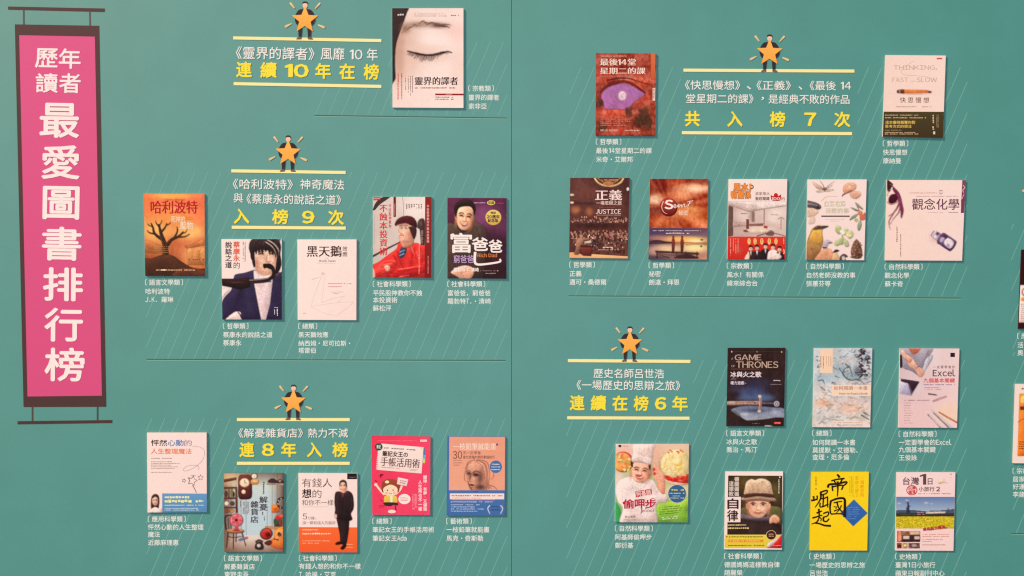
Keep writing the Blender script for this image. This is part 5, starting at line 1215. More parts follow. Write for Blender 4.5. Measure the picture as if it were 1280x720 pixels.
c.text("居家風水", 258, 140, 374, 168, (120, 84, 76)); c.text("聖經關鍵", 258, 180, 372, 208, (110, 74, 66), w=.012); c.text("的", 466, 182, 496, 208, (130, 90, 80))
c.part("red_emblem"); c.blob([(382, 168), (404, 176), (410, 156), (424, 150), (438, 158), (444, 174), (464, 162), (458, 208), (424, 212), (390, 206)], (206, 48, 46), (170, 30, 34)); c.text("100", 390, 184, 456, 206, (250, 206, 190), w=.03)
c.part("red_band"); c.poly([(30, 500), (510, 500), (510, 700), (20, 700)], (222, 62, 48), (206, 46, 40)); c.soft(120, 610, 60, 60, (236, 90, 70), .6)
for x in (54, 76, 96, 114): c.micro(x, 514, x + 11, c.rnd.uniform(610, 670), 1, (246, 170, 150), vert=True)
for x in (208, 256, 310, 370, 424): c.ell(x, 538, 13, 26, (246, 190, 120)); c.micro(x - 6, 518, x + 6, 560, 1, (200, 60, 40), vert=True, ragged=0)
c.micro(480, 512, 494, 560, 1, (246, 180, 160), vert=True); c.line([(486, 600), (490, 630), (476, 642)], 7, (250, 200, 180))
c.part("five_people")
for x, y, hw, col in ((222, 596, 34, (64, 44, 46)), (272, 592, 34, (60, 42, 46)), (340, 580, 40, (52, 36, 40)), (400, 586, 40, (246, 212, 200)), (452, 602, 34, (60, 40, 44))):
    c.blob([(x - hw, 700), (x - hw, y + 46), (x - hw * .6, y + 26), (x, y + 18), (x + hw * .6, y + 26), (x + hw, y + 46), (x + hw, 700)], col); c.poly([(x - 8, y + 22), (x + 8, y + 22), (x, y + 60)], (248, 214, 202)); c.ell(x, y, 15, 20, (246, 186, 158)); c.blob([(x - 16, y), (x - 14, y - 20), (x, y - 26), (x + 14, y - 20), (x + 16, y), (x + 10, y - 10), (x - 10, y - 10)], (56, 34, 34) if col[0] < 100 or x > 380 else (60, 40, 40)); c.line([(x - 8, y - 2), (x + 8, y - 2)], 2.5, (110, 64, 56)); c.line([(x - 5, y + 10), (x + 5, y + 10)], 2.5, (196, 90, 80))
c.blob([(172, 684), (190, 640), (204, 620), (212, 650), (204, 690)], (250, 196, 170)); c.blob([(396, 640), (430, 632), (470, 660), (440, 684), (400, 676)], (248, 210, 196))
c.done()

# ---- birds and leaves
c = Cover((1003, 219, 1091, 331), [(43, 34), (517, 34), (496, 683), (32, 680)], "cream nature cover with yellow bird, moths, leaves and a pine cone", seed=18, relief=0.13, vivid=0.92)
c.paint(None, [(252, 218, 206), (252, 218, 206), (250, 212, 200), (251, 214, 202)], amp=2)
c.part("grey_moth"); c.blob([(80, 52), (130, 78), (170, 110), (160, 126), (110, 100)], (236, 190, 164), (206, 156, 130)); c.ell(178, 116, 20, 15, (130, 96, 82)); c.blob([(110, 130), (160, 118), (176, 132), (130, 140)], (226, 190, 166)); c.blob([(186, 120), (240, 112), (250, 122), (196, 134)], (226, 188, 164))
for p in ([(180, 110), (220, 76), (262, 48)], [(176, 104), (160, 70), (140, 44)], [(190, 112), (226, 90), (244, 78)]): c.line(p, 4, (140, 104, 88), 2)
c.part("pink_moth"); c.blob([(326, 120), (336, 80), (376, 62), (420, 66), (434, 92), (410, 128), (366, 142), (334, 138)], (242, 176, 140), (226, 146, 112)); c.blob([(380, 150), (410, 128), (462, 134), (470, 160), (440, 188), (400, 184)], (240, 182, 150), (226, 156, 122)); c.line([(400, 124), (360, 140), (322, 160)], 16, (166, 100, 80), 8); c.line([(330, 152), (318, 172)], 5, (110, 70, 60)); c.soft(380, 96, 26, 18, (250, 206, 176), .7); c.line([(340, 90), (380, 76), (420, 90)], 3, (200, 120, 90))
c.part("dark_beetle"); c.blob([(30, 206), (80, 212), (130, 230), (152, 256), (130, 276), (80, 262), (30, 256)], (120, 104, 100), (90, 74, 72)); c.blob([(30, 262), (70, 268), (130, 290), (90, 330), (40, 330)], (240, 190, 160)); c.blob([(50, 390), (70, 336), (100, 340), (96, 384)], (236, 196, 172)); c.line([(40, 230), (90, 236), (140, 256)], 6, (196, 178, 170), 3); c.ell(124, 256, 11, 10, (60, 48, 48))
c.part("berry_branch")
for p in ([(424, 218), (456, 240), (490, 276), (470, 270), (440, 250)], [(384, 258), (420, 268), (456, 286), (426, 286)], [(380, 362), (400, 330), (446, 310), (426, 340)], [(446, 440), (444, 400), (466, 360), (476, 400), (462, 442)]): c.blob(p, (166, 164, 136), (130, 132, 106))
c.line([(440, 250), (462, 300), (466, 360)], 5, (150, 120, 90)); c.ell(464, 304, 19, 19, (228, 128, 84)); c.ell(480, 340, 20, 24, (222, 102, 70)); c.ell(434, 362, 14, 14, (190, 176, 110)); c.ell(500, 330, 10, 30, (210, 100, 80))
c.part("title_lettering"); c.line([(152, 208), (180, 180), (220, 168), (284, 172)], 7, (236, 184, 156), 3); TT = (216, 194, 160)
c.text("自然老師", 178, 206, 344, 252, TT, w=.02); c.text("沒教的事", 184, 264, 374, 306, TT, w=.02); c.micro(190, 214, 340, 246, 1, (238, 220, 190), ragged=0); c.rect(152, 324, 380, 335, (110, 84, 78)); c.micro(180, 350, 340, 360, 1, (226, 196, 180)); c.micro(216, 366, 310, 376, 1, (230, 200, 186))
c.part("yellow_bird"); c.blob([(32, 560), (60, 470), (80, 430), (120, 404), (160, 406), (210, 412), (164, 434), (160, 470), (166, 540), (140, 610), (100, 690), (20, 700)], (206, 148, 70), (170, 110, 60)); c.blob([(70, 470), (100, 436), (150, 440), (160, 500), (140, 540), (80, 530), (56, 510)], (240, 178, 72), (226, 150, 56)); c.blob([(84, 436), (116, 408), (158, 412), (160, 430), (110, 440)], (104, 76, 64)); c.blob([(158, 410), (212, 410), (164, 430)], (84, 62, 56)); c.line([(48, 520), (66, 470), (90, 430)], 7, (130, 130, 90), 3); c.blob([(40, 560), (120, 560), (150, 590), (100, 690), (30, 690)], (186, 128, 66), (150, 94, 56)); c.ell(136, 420, 4, 4, (30, 24, 24)); c.line([(60, 580), (90, 620), (80, 680)], 5, (130, 84, 54))
c.part("pink_bird"); c.blob([(100, 690), (140, 620), (180, 590), (226, 594), (250, 640), (240, 700)], (238, 164, 120), (226, 140, 100)); c.blob([(164, 556), (176, 528), (206, 520), (242, 544), (212, 550), (196, 584), (168, 590)], (216, 186, 190), (190, 156, 164)); c.line([(160, 580), (196, 584)], 8, (80, 56, 56)); c.blob([(210, 540), (244, 540), (214, 550)], (120, 96, 100))
c.part("small_birds"); c.blob([(240, 700), (246, 620), (266, 600), (296, 606), (276, 620), (292, 650), (300, 700)], (240, 190, 140), (226, 160, 110)); c.blob([(246, 622), (266, 598), (296, 606), (270, 620)], (70, 52, 52)); c.blob([(302, 690), (306, 650), (336, 632), (366, 654), (344, 664), (352, 700)], (110, 90, 86), (80, 62, 60)); c.ell(330, 668, 14, 18, (220, 190, 180))
c.part("pale_leaves")
for p in ([(262, 440), (276, 404), (306, 414), (310, 460), (290, 474)], [(328, 440), (366, 430), (356, 470), (330, 480)], [(346, 470), (390, 444), (410, 480), (380, 510)], [(276, 560), (290, 516), (330, 500), (344, 530), (310, 556)], [(330, 520), (366, 530), (372, 570), (344, 570)], [(256, 552), (270, 520), (290, 540), (280, 570)]): c.blob(p, (206, 200, 142), (178, 176, 120))
c.blob([(300, 450), (320, 440), (342, 462), (324, 482)], (250, 226, 206)); c.line([(320, 480), (324, 520), (320, 560)], 4, (150, 140, 90)); c.ell(374, 482, 24, 14, (240, 210, 150))
c.part("pine_cone"); c.blob([(426, 520), (446, 522), (470, 570), (480, 620), (470, 664), (420, 668), (392, 640), (396, 580)], (140, 92, 68), (108, 68, 52))
for i in range(34): x, y = c.rnd.uniform(400, 474), c.rnd.uniform(536, 656); c.ell(x, y, 8, 5, c.rnd.choice([(190, 134, 100), (96, 60, 48), (170, 116, 86)]), rot=c.rnd.uniform(-40, 40), n=8)
c.line([(384, 656), (430, 664), (486, 640)], 7, (120, 80, 60))
c.done()

# ---- glass bottle (wide cover)
c = Cover((1103, 219, 1213, 331), [(38, 38), (668, 40), (640, 687), (22, 684)], "wide cream cover with a tilted glass bottle and maroon swirl", seed=19, relief=0.16)
c.paint(None, [(253, 214, 196), (252, 216, 202), (250, 212, 200), (252, 210, 192)], amp=2)
c.part("maroon_swirl"); MA = (116, 44, 74)
c.blob([(38, 40), (60, 50), (84, 76), (70, 100), (60, 130), (40, 120)], (70, 40, 40)); c.blob([(50, 196), (66, 160), (110, 150), (130, 170), (112, 210), (76, 228), (54, 220)], (92, 30, 52), (70, 22, 40)); c.line([(38, 214), (70, 236), (120, 214), (134, 170)], 6, (200, 120, 130)); c.blob([(84, 100), (120, 124), (146, 170), (160, 230), (170, 290), (150, 350), (146, 290), (132, 230), (120, 170), (90, 130)], MA, (140, 60, 90))
for p, w in (([(140, 210), (120, 260), (80, 320), (52, 380), (66, 440)], 14), ([(146, 240), (130, 300), (90, 350), (60, 400)], 9), ([(120, 150), (150, 210), (164, 300)], 9), ([(60, 70), (96, 104), (140, 150)], 10)): c.line(p, w, (150, 74, 96), 2)
for p in ([(50, 330), (90, 300), (120, 270)], [(60, 110), (46, 140), (40, 170)]): c.line(p, 6, (196, 120, 132), 2)
c.part("title_lettering"); c.text("觀念化學", 238, 188, 618, 278, (112, 60, 84), w=.008); c.text("Conceptual Chemistry", 216, 132, 440, 152, (214, 140, 136)); c.text("III", 456, 120, 484, 150, (196, 150, 150), w=.04)
c.part("small_lettering"); c.micro(274, 164, 606, 174, 1, (176, 130, 136), ragged=0); c.micro(352, 296, 510, 304, 1, (206, 160, 150)); c.micro(532, 294, 608, 306, 1, (150, 100, 100), ragged=0); c.micro(108, 414, 126, 540, 1, (160, 116, 110), vert=True, ragged=0); c.micro(140, 472, 154, 654, 1, (150, 106, 104), vert=True, ragged=0)
c.part("plum_strip"); c.poly([(642, 38), (670, 38), (655, 303), (630, 303)], (140, 78, 100), (116, 56, 84)); c.line([(648, 80), (662, 100), (646, 120), (654, 140)], 7, (226, 170, 170)); c.line([(640, 190), (656, 150)], 6, (220, 160, 166)); c.rect(632, 196, 656, 300, (128, 66, 92))
c.part("glass_bottle"); c.tr = (480, 516, 1.0, R(31))
c.blob([(-24, -46), (20, -52), (90, -48), (110, -40), (116, 0), (106, 44), (86, 50), (10, 46), (-24, 40)], (140, 116, 146), (96, 64, 96)); c.blob([(30, -30), (80, -34), (100, -10), (90, 30), (50, 30), (24, 10)], (246, 220, 220)); c.blob([(-20, -40), (26, -46), (24, -20), (0, 40), (-22, 36)], (96, 58, 84)); c.blob([(-14, -10), (14, -20), (12, 20), (-8, 24)], (190, 180, 206)); c.blob([(-90, -26), (-30, -30), (-28, 26), (-88, 22)], (206, 190, 206), (160, 140, 166)); c.blob([(-66, -30), (-44, -30), (-46, -8), (-66, -12)], (80, 50, 66)); c.line([(-30, -34), (-26, 34)], 7, (84, 48, 72)); c.line([(-90, -24), (-92, 22)], 6, (130, 100, 126)); c.line([(100, -36), (112, 0), (100, 40)], 6, (70, 40, 62)); c.line([(20, 44), (60, 40), (96, 46)], 6, (72, 40, 66)); c.blob([(50, 10), (76, 4), (84, 26), (60, 34)], (176, 150, 180)); c.ell(-60, 10, 12, 8, (236, 224, 232))
c.tr = None; c.soft(420, 500, 50, 60, (244, 196, 180), .4)
c.done()

# ---- sword
c = Cover((904, 430, 990, 540), [(40, 32), (510, 32), (496, 674), (28, 672)], "dark brown cover with a horizontal sword over torn blue sky", edge=(70, 50, 48), bg=(66, 46, 44), seed=20, relief=0.12)
c.paint(None, [(62, 44, 42), (62, 42, 40), (58, 40, 38), (62, 42, 40)], [(260, 330, 150, 60, (66, 58, 78), .9), (230, 400, 130, 50, (76, 84, 118), .95), (330, 440, 100, 34, (92, 108, 140), .9), (180, 440, 70, 30, (90, 100, 132), .8), (80, 420, 60, 26, (58, 42, 46), .8), (460, 380, 50, 60, (58, 42, 48), .8), (100, 360, 50, 30, (70, 62, 84), .6)], amp=10, cells=(7, 22))
c.part("torn_snow"); c.blob([(64, 540), (120, 516), (200, 506), (300, 510), (410, 520), (498, 530), (520, 596), (430, 600), (340, 614), (240, 622), (190, 622), (150, 600), (100, 566)], (104, 108, 130), (176, 172, 180)); c.soft(260, 545, 140, 24, (70, 72, 92), .75); c.soft(420, 560, 60, 20, (196, 190, 196), .6); c.soft(180, 575, 60, 18, (214, 206, 206), .6); c.blob([(64, 540), (110, 548), (150, 600), (100, 570)], (112, 104, 110)); c.blob([(344, 668), (400, 672), (420, 690), (350, 684)], (220, 210, 206))
c.part("sword"); c.poly([(20, 470), (290, 468), (300, 478), (300, 494), (290, 500), (20, 500)], (206, 176, 164), (150, 116, 104)); c.rect(96, 474, 290, 494, (140, 92, 76)); c.micro(98, 476, 288, 492, 1, (216, 172, 146), ragged=0); c.poly([(318, 480), (424, 482), (424, 494), (318, 496)], (104, 84, 92), (70, 54, 62)); c.line([(320, 484), (420, 485)], 3, (170, 160, 172)); c.line([(298, 426), (306, 460), (304, 500), (296, 550)], 19, (196, 150, 136), 19); c.ell(299, 428, 14, 12, (220, 190, 180)); c.ell(295, 550, 14, 11, (214, 182, 172)); c.line([(301, 440), (308, 480), (298, 540)], 5, (120, 70, 64)); c.ell(437, 489, 22, 22, (206, 190, 196)); c.ell(437, 489, 15, 15, (90, 76, 92)); c.ell(437, 489, 9, 9, (190, 176, 186))
c.part("english_lettering"); EN = (196, 160, 138)
c.text("A", 66, 112, 80, 128, EN); c.text("GAME", 94, 86, 312, 134, EN, serif=.012); c.text("OF", 66, 172, 98, 190, EN); c.text("THRONES", 106, 142, 450, 196, EN, serif=.012); c.rect(64, 203, 290, 207, (150, 84, 66))
c.ell(70, 63, 6, 7, (206, 190, 160)); c.ell(276, 63, 6, 6, (170, 130, 90)); c.ell(478, 65, 6, 7, (206, 160, 90)); c.line([(70, 62), (478, 64)], 2, (96, 74, 66))
c.part("title_lettering"); c.text("冰與火之歌", 60, 226, 312, 272, (246, 216, 214), w=.02); c.text("權力遊戲", 60, 304, 172, 332, (226, 200, 206), w=.02); c.micro(62, 280, 106, 292, 1, (160, 130, 126), ragged=0); c.micro(176, 314, 190, 328, 1, (190, 160, 160))
c.part("small_lettering"); c.micro(412, 290, 478, 308, 1, (220, 196, 200), ragged=0); c.micro(386, 326, 478, 334, 1, (170, 146, 150), ragged=0); c.micro(240, 645, 296, 655, 1, (150, 130, 126), ragged=0)
c.part("red_tag"); c.rect(416, 638, 472, 654, (226, 70, 54)); c.micro(424, 642, 464, 650, 1, (250, 190, 176), ragged=0)
c.done()

# ---- abstract painting
c = Cover((1012, 430, 1098, 540), [(38, 34), (513, 34), (495, 682), (27, 680)], "pale abstract painting cover in grey, blue and peach brush strokes", bg=(216, 200, 190), seed=21, relief=0.1)
c.paint(None, [(206, 206, 204), (196, 194, 196), (238, 206, 192), (226, 206, 196)], [(250, 200, 120, 70, (176, 184, 186), .8), (130, 280, 100, 40, (170, 184, 190), .8), (350, 260, 90, 40, (150, 168, 172), .8), (110, 480, 70, 30, (240, 176, 136), .9), (340, 520, 120, 60, (244, 196, 172), .9), (440, 440, 60, 40, (214, 196, 190), .8), (250, 610, 220, 30, (206, 200, 190), .6), (120, 400, 80, 40, (228, 210, 200), .8), (440, 580, 60, 30, (196, 188, 176), .7), (80, 140, 50, 80, (214, 204, 198), .7)], amp=22, cells=(8, 26))
c.part("brush_strokes")
for i in range(240):
    x, y = c.rnd.uniform(45, 490), c.rnd.uniform(50, 660); a = c.rnd.uniform(-1.1, .7); l = c.rnd.uniform(20, 60)
    top = y < 320
    col = c.rnd.choice([(130, 144, 150), (160, 176, 182), (230, 214, 204), (110, 116, 124)] if top else [(236, 184, 156), (206, 182, 168), (176, 172, 164), (248, 216, 200), (210, 150, 120)])
    c.line([(x, y), (x + l * .5 * math.cos(a), y + l * .5 * math.sin(a) + c.rnd.uniform(-8, 8)), (x + l * math.cos(a), y + l * math.sin(a))], c.rnd.uniform(3, 8), col, 1.5)
c.line([(240, 160), (320, 130), (400, 90)], 9, (246, 200, 186), 5); c.line([(270, 240), (300, 280), (350, 296), (410, 280), (430, 240)], 7, (74, 76, 84), 4); c.line([(270, 240), (290, 200), (340, 186)], 5, (96, 98, 104), 3)
for p in ([(290, 160), (330, 200), (350, 260)], [(240, 200), (280, 250)], [(70, 300), (110, 296), (120, 330)], [(90, 350), (130, 380)], [(420, 580), (490, 620)], [(440, 560), (495, 590)]): c.line(p, 6, (84, 84, 90), 3)
c.part("dark_figure")
for i in range(60):
    t = c.rnd.random()
    if i < 34: x, y = 404 + 80 * c.rnd.random(), 46 + 110 * c.rnd.random(); x += 6 * math.sin(y / 20)
    else: x, y = 408 + 66 * c.rnd.random(), 160 + 100 * c.rnd.random()
    a_ = c.rnd.uniform(0, 6.28); l = c.rnd.uniform(10, 34)
    c.line([(x, y), (x + l * math.cos(a_), y + l * math.sin(a_) * .6), (x + l * 1.2 * math.cos(a_ + .6), y + l * math.sin(a_ + .6))], c.rnd.uniform(5, 13), c.rnd.choice([(62, 50, 58), (84, 66, 74), (50, 40, 46), (96, 52, 64)]), 3)
c.blob([(424, 96), (440, 88), (458, 104), (440, 122)], (176, 184, 194)); c.blob([(430, 140), (450, 132), (452, 156), (436, 160)], (150, 158, 168)); c.soft(390, 216, 40, 50, (96, 100, 112), .6)
c.part("peach_label"); c.poly([(88, 40), (190, 40), (188, 238), (84, 236)], (250, 206, 172)); 
for x, y0, y1, k in ((92, 100, 196, (110, 80, 70)), (112, 100, 206, (110, 80, 70)), (138, 100, 190, (206, 164, 140)), (156, 100, 190, (206, 164, 140)), (174, 100, 190, (180, 130, 110))): c.micro(x - 6, y0, x + 6, y1, 1, k, vert=True, ragged=.05)
c.part("title_label"); c.poly([(182, 334), (504, 336), (500, 426), (178, 424)], (250, 210, 182)); c.text("如何閱讀一本書", 198, 344, 474, 376, (180, 120, 96), serif=.01); c.text("How to Read a Book", 244, 396, 474, 414, (130, 92, 80), serif=.02)
c.part("lower_label"); c.poly([(188, 628), (470, 634), (466, 654), (184, 652)], (248, 212, 192)); c.micro(196, 636, 460, 648, 1, (200, 160, 140)); c.micro(230, 658, 400, 668, 1, (170, 130, 116))
c.done()

# ---- laptop desk
c = Cover((1118, 430, 1204, 540), [(47, 36), (532, 38), (512, 686), (35, 684)], "pale pink desk cover with raised hand, laptop corner and pencils", seed=22, relief=0.2)
c.paint(None, [(214, 186, 184), (244, 206, 200), (246, 202, 194), (238, 192, 186)], [(440, 560, 110, 90, (250, 206, 176), .8), (150, 340, 90, 60, (226, 204, 202), .8), (330, 120, 60, 100, (240, 208, 204), .8), (160, 560, 140, 80, (242, 196, 190), .7)], amp=3)
c.part("sweater"); c.blob([(60, 30), (300, 30), (290, 90), (262, 150), (226, 200), (230, 250), (200, 260), (140, 220), (80, 200), (56, 160)], (176, 160, 168), (150, 134, 144)); c.blob([(120, 30), (214, 30), (196, 66), (160, 86), (132, 66)], (196, 106, 84)); c.line([(280, 50), (250, 120), (220, 180)], 10, (140, 122, 132), 4); c.line([(110, 110), (130, 180)], 8, (144, 128, 138), 4); c.blob([(250, 140), (300, 90), (310, 120), (250, 220), (236, 240)], (196, 182, 188))
c.part("hand"); c.blob([(106, 130), (150, 120), (182, 170), (220, 200), (244, 226), (230, 262), (206, 270), (186, 240), (160, 206), (120, 180)], (240, 186, 160), (226, 160, 134)); c.blob([(56, 46), (80, 56), (100, 88), (130, 100), (150, 128), (120, 160), (96, 130), (64, 100), (52, 72)], (240, 180, 152), (222, 152, 124))
for p in ([(62, 60), (86, 84), (106, 120)], [(76, 96), (100, 104), (116, 96)], [(72, 84), (92, 96), (110, 92)], [(60, 72), (80, 88)]): c.line(p, 12, (246, 196, 172), 8)
for p in ([(70, 76), (96, 100)], [(84, 100), (112, 110)], [(100, 126), (130, 150)]): c.line(p, 4, (206, 110, 90), 2)
c.line([(176, 200), (196, 184), (206, 180)], 5, (130, 60, 54)); c.blob([(44, 100), (60, 96), (64, 180), (48, 190)], (50, 40, 44))
c.part("laptop"); c.poly([(40, 280), (205, 310), (140, 422), (36, 404)], (206, 196, 210)); c.poly([(52, 284), (205, 308), (146, 400), (124, 330), (52, 304)], (78, 50, 60), (58, 36, 46)); c.poly([(40, 308), (110, 320), (138, 416), (40, 402)], (216, 202, 216), (176, 158, 180)); c.poly([(110, 320), (124, 330), (146, 404), (138, 418)], (96, 74, 86))
c.part("title_lettering"); c.text("一定要學會的", 316, 176, 494, 200, (120, 84, 82), spread=True); c.text("Excel", 314, 208, 498, 264, (92, 64, 62), w=.012); c.text("九個基本關鍵", 238, 280, 494, 316, (222, 66, 62), w=.012)
c.part("small_lettering"); c.micro(240, 326, 494, 340, 1, (126, 110, 150), ragged=0); c.micro(246, 352, 384, 362, 1, (220, 100, 90)); c.micro(246, 366, 320, 374, 1, (226, 120, 110)); c.micro(336, 366, 384, 374, 1, (110, 80, 80)); c.micro(82, 454, 290, 466, 1, (150, 104, 104), ragged=0)
for i in range(9): c.micro(80, 478 + i * 20.5, 124 + c.rnd.uniform(0, 26), 487 + i * 20.5, 1, (190, 130, 124), ragged=0)
c.part("black_tag"); c.rect(458, 72, 495, 106, (48, 34, 40)); c.micro(484, 76, 493, 102, 1, (90, 70, 70), vert=True, ragged=0)
c.part("pens"); c.line([(276, 408), (312, 412), (348, 418)], 9, (84, 62, 66), 6); c.line([(312, 468), (360, 446), (428, 424)], 9, (214, 166, 166), 6); c.line([(318, 472), (430, 432)], 3, (170, 126, 130)); c.line([(364, 556), (430, 596), (520, 646)], 9, (190, 116, 84), 11); c.line([(370, 556), (520, 640)], 3, (240, 180, 130))
for p, k in (([(304, 540), (390, 614), (490, 700)], (226, 208, 206)), ([(318, 560), (400, 640), (460, 700)], (150, 132, 136)), ([(272, 576), (330, 630), (390, 700)], (140, 118, 122)), ([(286, 580), (350, 650), (410, 700)], (236, 214, 210))): c.line(p, 8, k, 11)
c.done()

# ---- chef
c = Cover((763, 550, 867, 660), [(45, 34), (643, 34), (632, 674), (38, 672)], "square cover of a laughing chef in a tall white hat", bg=(244, 190, 170), seed=23)
c.paint(None, [(248, 206, 190), (240, 190, 160), (150, 190, 80), (110, 170, 90)], [(380, 120, 60, 100, (240, 176, 150), .8), (120, 90, 90, 40, (246, 186, 166), .8), (540, 200, 110, 110, (250, 214, 160), .9), (540, 420, 120, 60, (252, 206, 176), .9), (540, 580, 130, 70, (160, 192, 76), .95), (60, 330, 60, 70, (250, 206, 186), .9)], amp=5)
c.part("green_corner"); c.blob([(38, 520), (70, 550), (100, 640), (100, 700), (30, 700)], (70, 160, 90)); c.part("green_corner"); c.blob([(360, 530), (450, 500), (560, 512), (650, 480), (650, 700), (350, 700)], (166, 192, 70), (122, 176, 70))
c.part("noodle_dish"); c.ell(105, 180, 82, 84, (196, 60, 50), n=28); c.ell(100, 180, 76, 76, (236, 160, 90), n=28)
for i in range(26): c.ell(c.rnd.uniform(50, 160), c.rnd.uniform(120, 250), 14, 8, c.rnd.choice([(150, 180, 80), (240, 110, 70), (250, 200, 110), (226, 140, 70), (250, 216, 180)]), rot=c.rnd.uniform(0, 180), n=9)
c.part("noodle_bowl"); c.blob([(430, 300), (520, 340), (640, 330), (640, 360), (540, 370), (440, 330)], (246, 196, 170)); c.blob([(440, 290), (520, 300), (640, 280), (650, 350), (540, 346), (460, 326)], (206, 64, 48)); c.blob([(412, 200), (440, 120), (520, 76), (610, 100), (640, 180), (620, 280), (540, 306), (450, 280)], (248, 214, 150))
for i in range(30):
    x, y = c.rnd.uniform(430, 600), c.rnd.uniform(90, 270); c.line([(x, y), (x + c.rnd.uniform(-40, 40), y + 30), (x + c.rnd.uniform(-50, 50), y + c.rnd.uniform(20, 70))], 7, c.rnd.choice([(254, 230, 176), (240, 190, 110), (250, 206, 140)]), 4)
c.ell(552, 180, 40, 34, (250, 200, 110)); c.ell(548, 176, 28, 22, (254, 226, 160)); c.ell(566, 230, 24, 18, (250, 196, 100))
for i in range(18): c.ell(c.rnd.uniform(460, 630), c.rnd.uniform(296, 336), 12, 8, c.rnd.choice([(214, 50, 44), (240, 110, 80), (190, 40, 40)]), n=9)
for i in range(8): c.ell(c.rnd.uniform(470, 590), c.rnd.uniform(80, 106), 9, 6, (220, 90, 60), n=8)
c.part("chef_jacket"); WJ = (252, 222, 210)
c.blob([(40, 400), (70, 330), (150, 300), (200, 300), (270, 310), (350, 330), (390, 400), (440, 430), (470, 470), (450, 510), (400, 516), (372, 560), (366, 700), (92, 700), (100, 560), (60, 500)], WJ, (244, 206, 194))
for p in ([(190, 340), (180, 380), (172, 420)], [(270, 320), (250, 380)], [(100, 520), (96, 440), (80, 400)], [(380, 400), (386, 470), (372, 550)], [(420, 440), (450, 470)], [(300, 340), (270, 390), (240, 420)]): c.line(p, 5, (226, 180, 168), 2)
c.ell(182, 388, 6, 6, (206, 170, 170)); c.soft(360, 420, 26, 60, (238, 196, 184), .6)
c.part("waving_hand"); c.blob([(352, 290), (348, 220), (362, 176), (376, 220), (392, 168), (404, 180), (406, 240), (436, 280), (444, 340), (440, 440), (396, 410), (380, 340), (360, 320)], (248, 176, 146), (236, 152, 124)); c.line([(378, 220), (382, 280)], 4, (220, 130, 104)); c.line([(396, 230), (396, 280)], 4, (220, 130, 104)); c.ell(358, 240, 12, 14, (206, 80, 66)); c.ell(362, 276, 10, 14, (190, 60, 50))
c.part("head"); face(c, 246, 258, 158, 178, (250, 184, 152), (230, 146, 116), tilt=8, smile=.9, brow=(96, 56, 48), ear=(1,)); c.blob([(168, 172), (186, 176), (182, 226), (172, 210)], (70, 44, 42)); c.blob([(312, 200), (328, 196), (326, 240), (316, 236)], (80, 50, 46)); c.blob([(206, 278), (232, 290), (262, 284), (240, 302), (220, 300)], (176, 60, 54))
c.part("chef_hat", "head"); c.blob([(176, 176), (186, 100), (190, 30), (350, 30), (348, 100), (330, 198), (250, 180)], (250, 214, 198), (240, 198, 182)); c.poly([(174, 168), (250, 180), (332, 198), (340, 150), (250, 128), (180, 122)], (244, 208, 194)); c.line([(176, 174), (250, 182), (330, 200)], 4, (200, 150, 136))
for x in (210, 240, 280, 312): c.line([(x, 40), (x - 2, 80), (x - 4, 130)], 5, (226, 182, 166), 3)
c.part("title_lettering"); RD = (190, 40, 66)
c.poly([(204, 420), (336, 398), (340, 442), (208, 470)], RD); c.text("阿基師", 214, 412, 332, 456, (252, 200, 190), w=.02, rot=-9)
for ch, x0, x1 in (("偷", 104, 194), ("呷", 200, 278), ("步", 284, 372)): c.text(ch, x0, 486, x1, 560, (250, 224, 214), w=.07); c.text(ch, x0, 486, x1, 560, RD, w=.03)
c.line([(100, 514), (116, 506), (140, 512)], 8, RD, 4); c.line([(330, 486), (350, 476), (372, 494)], 6, RD, 3); c.line([(244, 600), (256, 590), (252, 560)], 5, (130, 60, 70)); c.text("BOOK3", 262, 570, 356, 590, (130, 64, 74), w=.01)
c.part("small_lettering"); c.text("新山美味", 118, 618, 206, 636, (110, 64, 60)); c.micro(112, 650, 236, 658, 1, (130, 90, 84)); c.rect(66, 40, 88, 58, (70, 50, 56)); c.micro(94, 44, 160, 54, 1, (180, 130, 120))
for y in (546, 564, 584, 602): c.micro(402, y - 8, 590 - (y - 546) * .3, y + 4, 1, (96, 104, 44), rot=-5)
c.micro(420, 622, 562, 650, 2, (240, 240, 190), rot=-5)
c.part("blue_disc"); c.ell(546, 440, 77, 77, (226, 200, 170), n=32); c.ell(546, 440, 73, 73, (62, 104, 140), n=32); c.micro(500, 398, 602, 420, 1, (236, 206, 90), ragged=0); c.micro(484, 428, 610, 444, 1, (236, 206, 110), ragged=0); c.micro(510, 452, 590, 464, 1, (190, 200, 190)); c.micro(484, 468, 604, 482, 1, (200, 206, 196), ragged=0)
c.done()

# ---- child in hat
c = Cover((902, 584, 986, 694), [(32, 36), (503, 36), (493, 674), (22, 672)], "white bordered cover of a child in a woven straw hat", seed=24)
c.part("photo"); c.paint([(54, 68), (497, 70), (494, 560), (46, 560)], [(66, 48, 34), (74, 58, 36), (60, 40, 40), (56, 38, 38)], [(160, 130, 80, 70, (112, 86, 44), .8), (440, 200, 50, 90, (104, 88, 48), .8), (300, 90, 120, 30, (96, 76, 42), .7), (190, 300, 50, 60, (92, 76, 44), .6), (250, 510, 200, 60, (72, 50, 50), .9)], amp=12, n=(46, 50))
c.part("coat"); c.blob([(380, 330), (440, 320), (494, 350), (494, 470), (440, 440), (390, 400)], (110, 100, 62), (88, 78, 50)); c.blob([(160, 340), (200, 330), (226, 370), (200, 390), (160, 384)], (104, 94, 60)); c.poly([(160, 384), (240, 392), (330, 410), (400, 400), (400, 440), (300, 444), (156, 420)], (120, 104, 110), (84, 66, 72)); c.soft(260, 410, 100, 12, (176, 160, 166), .6)
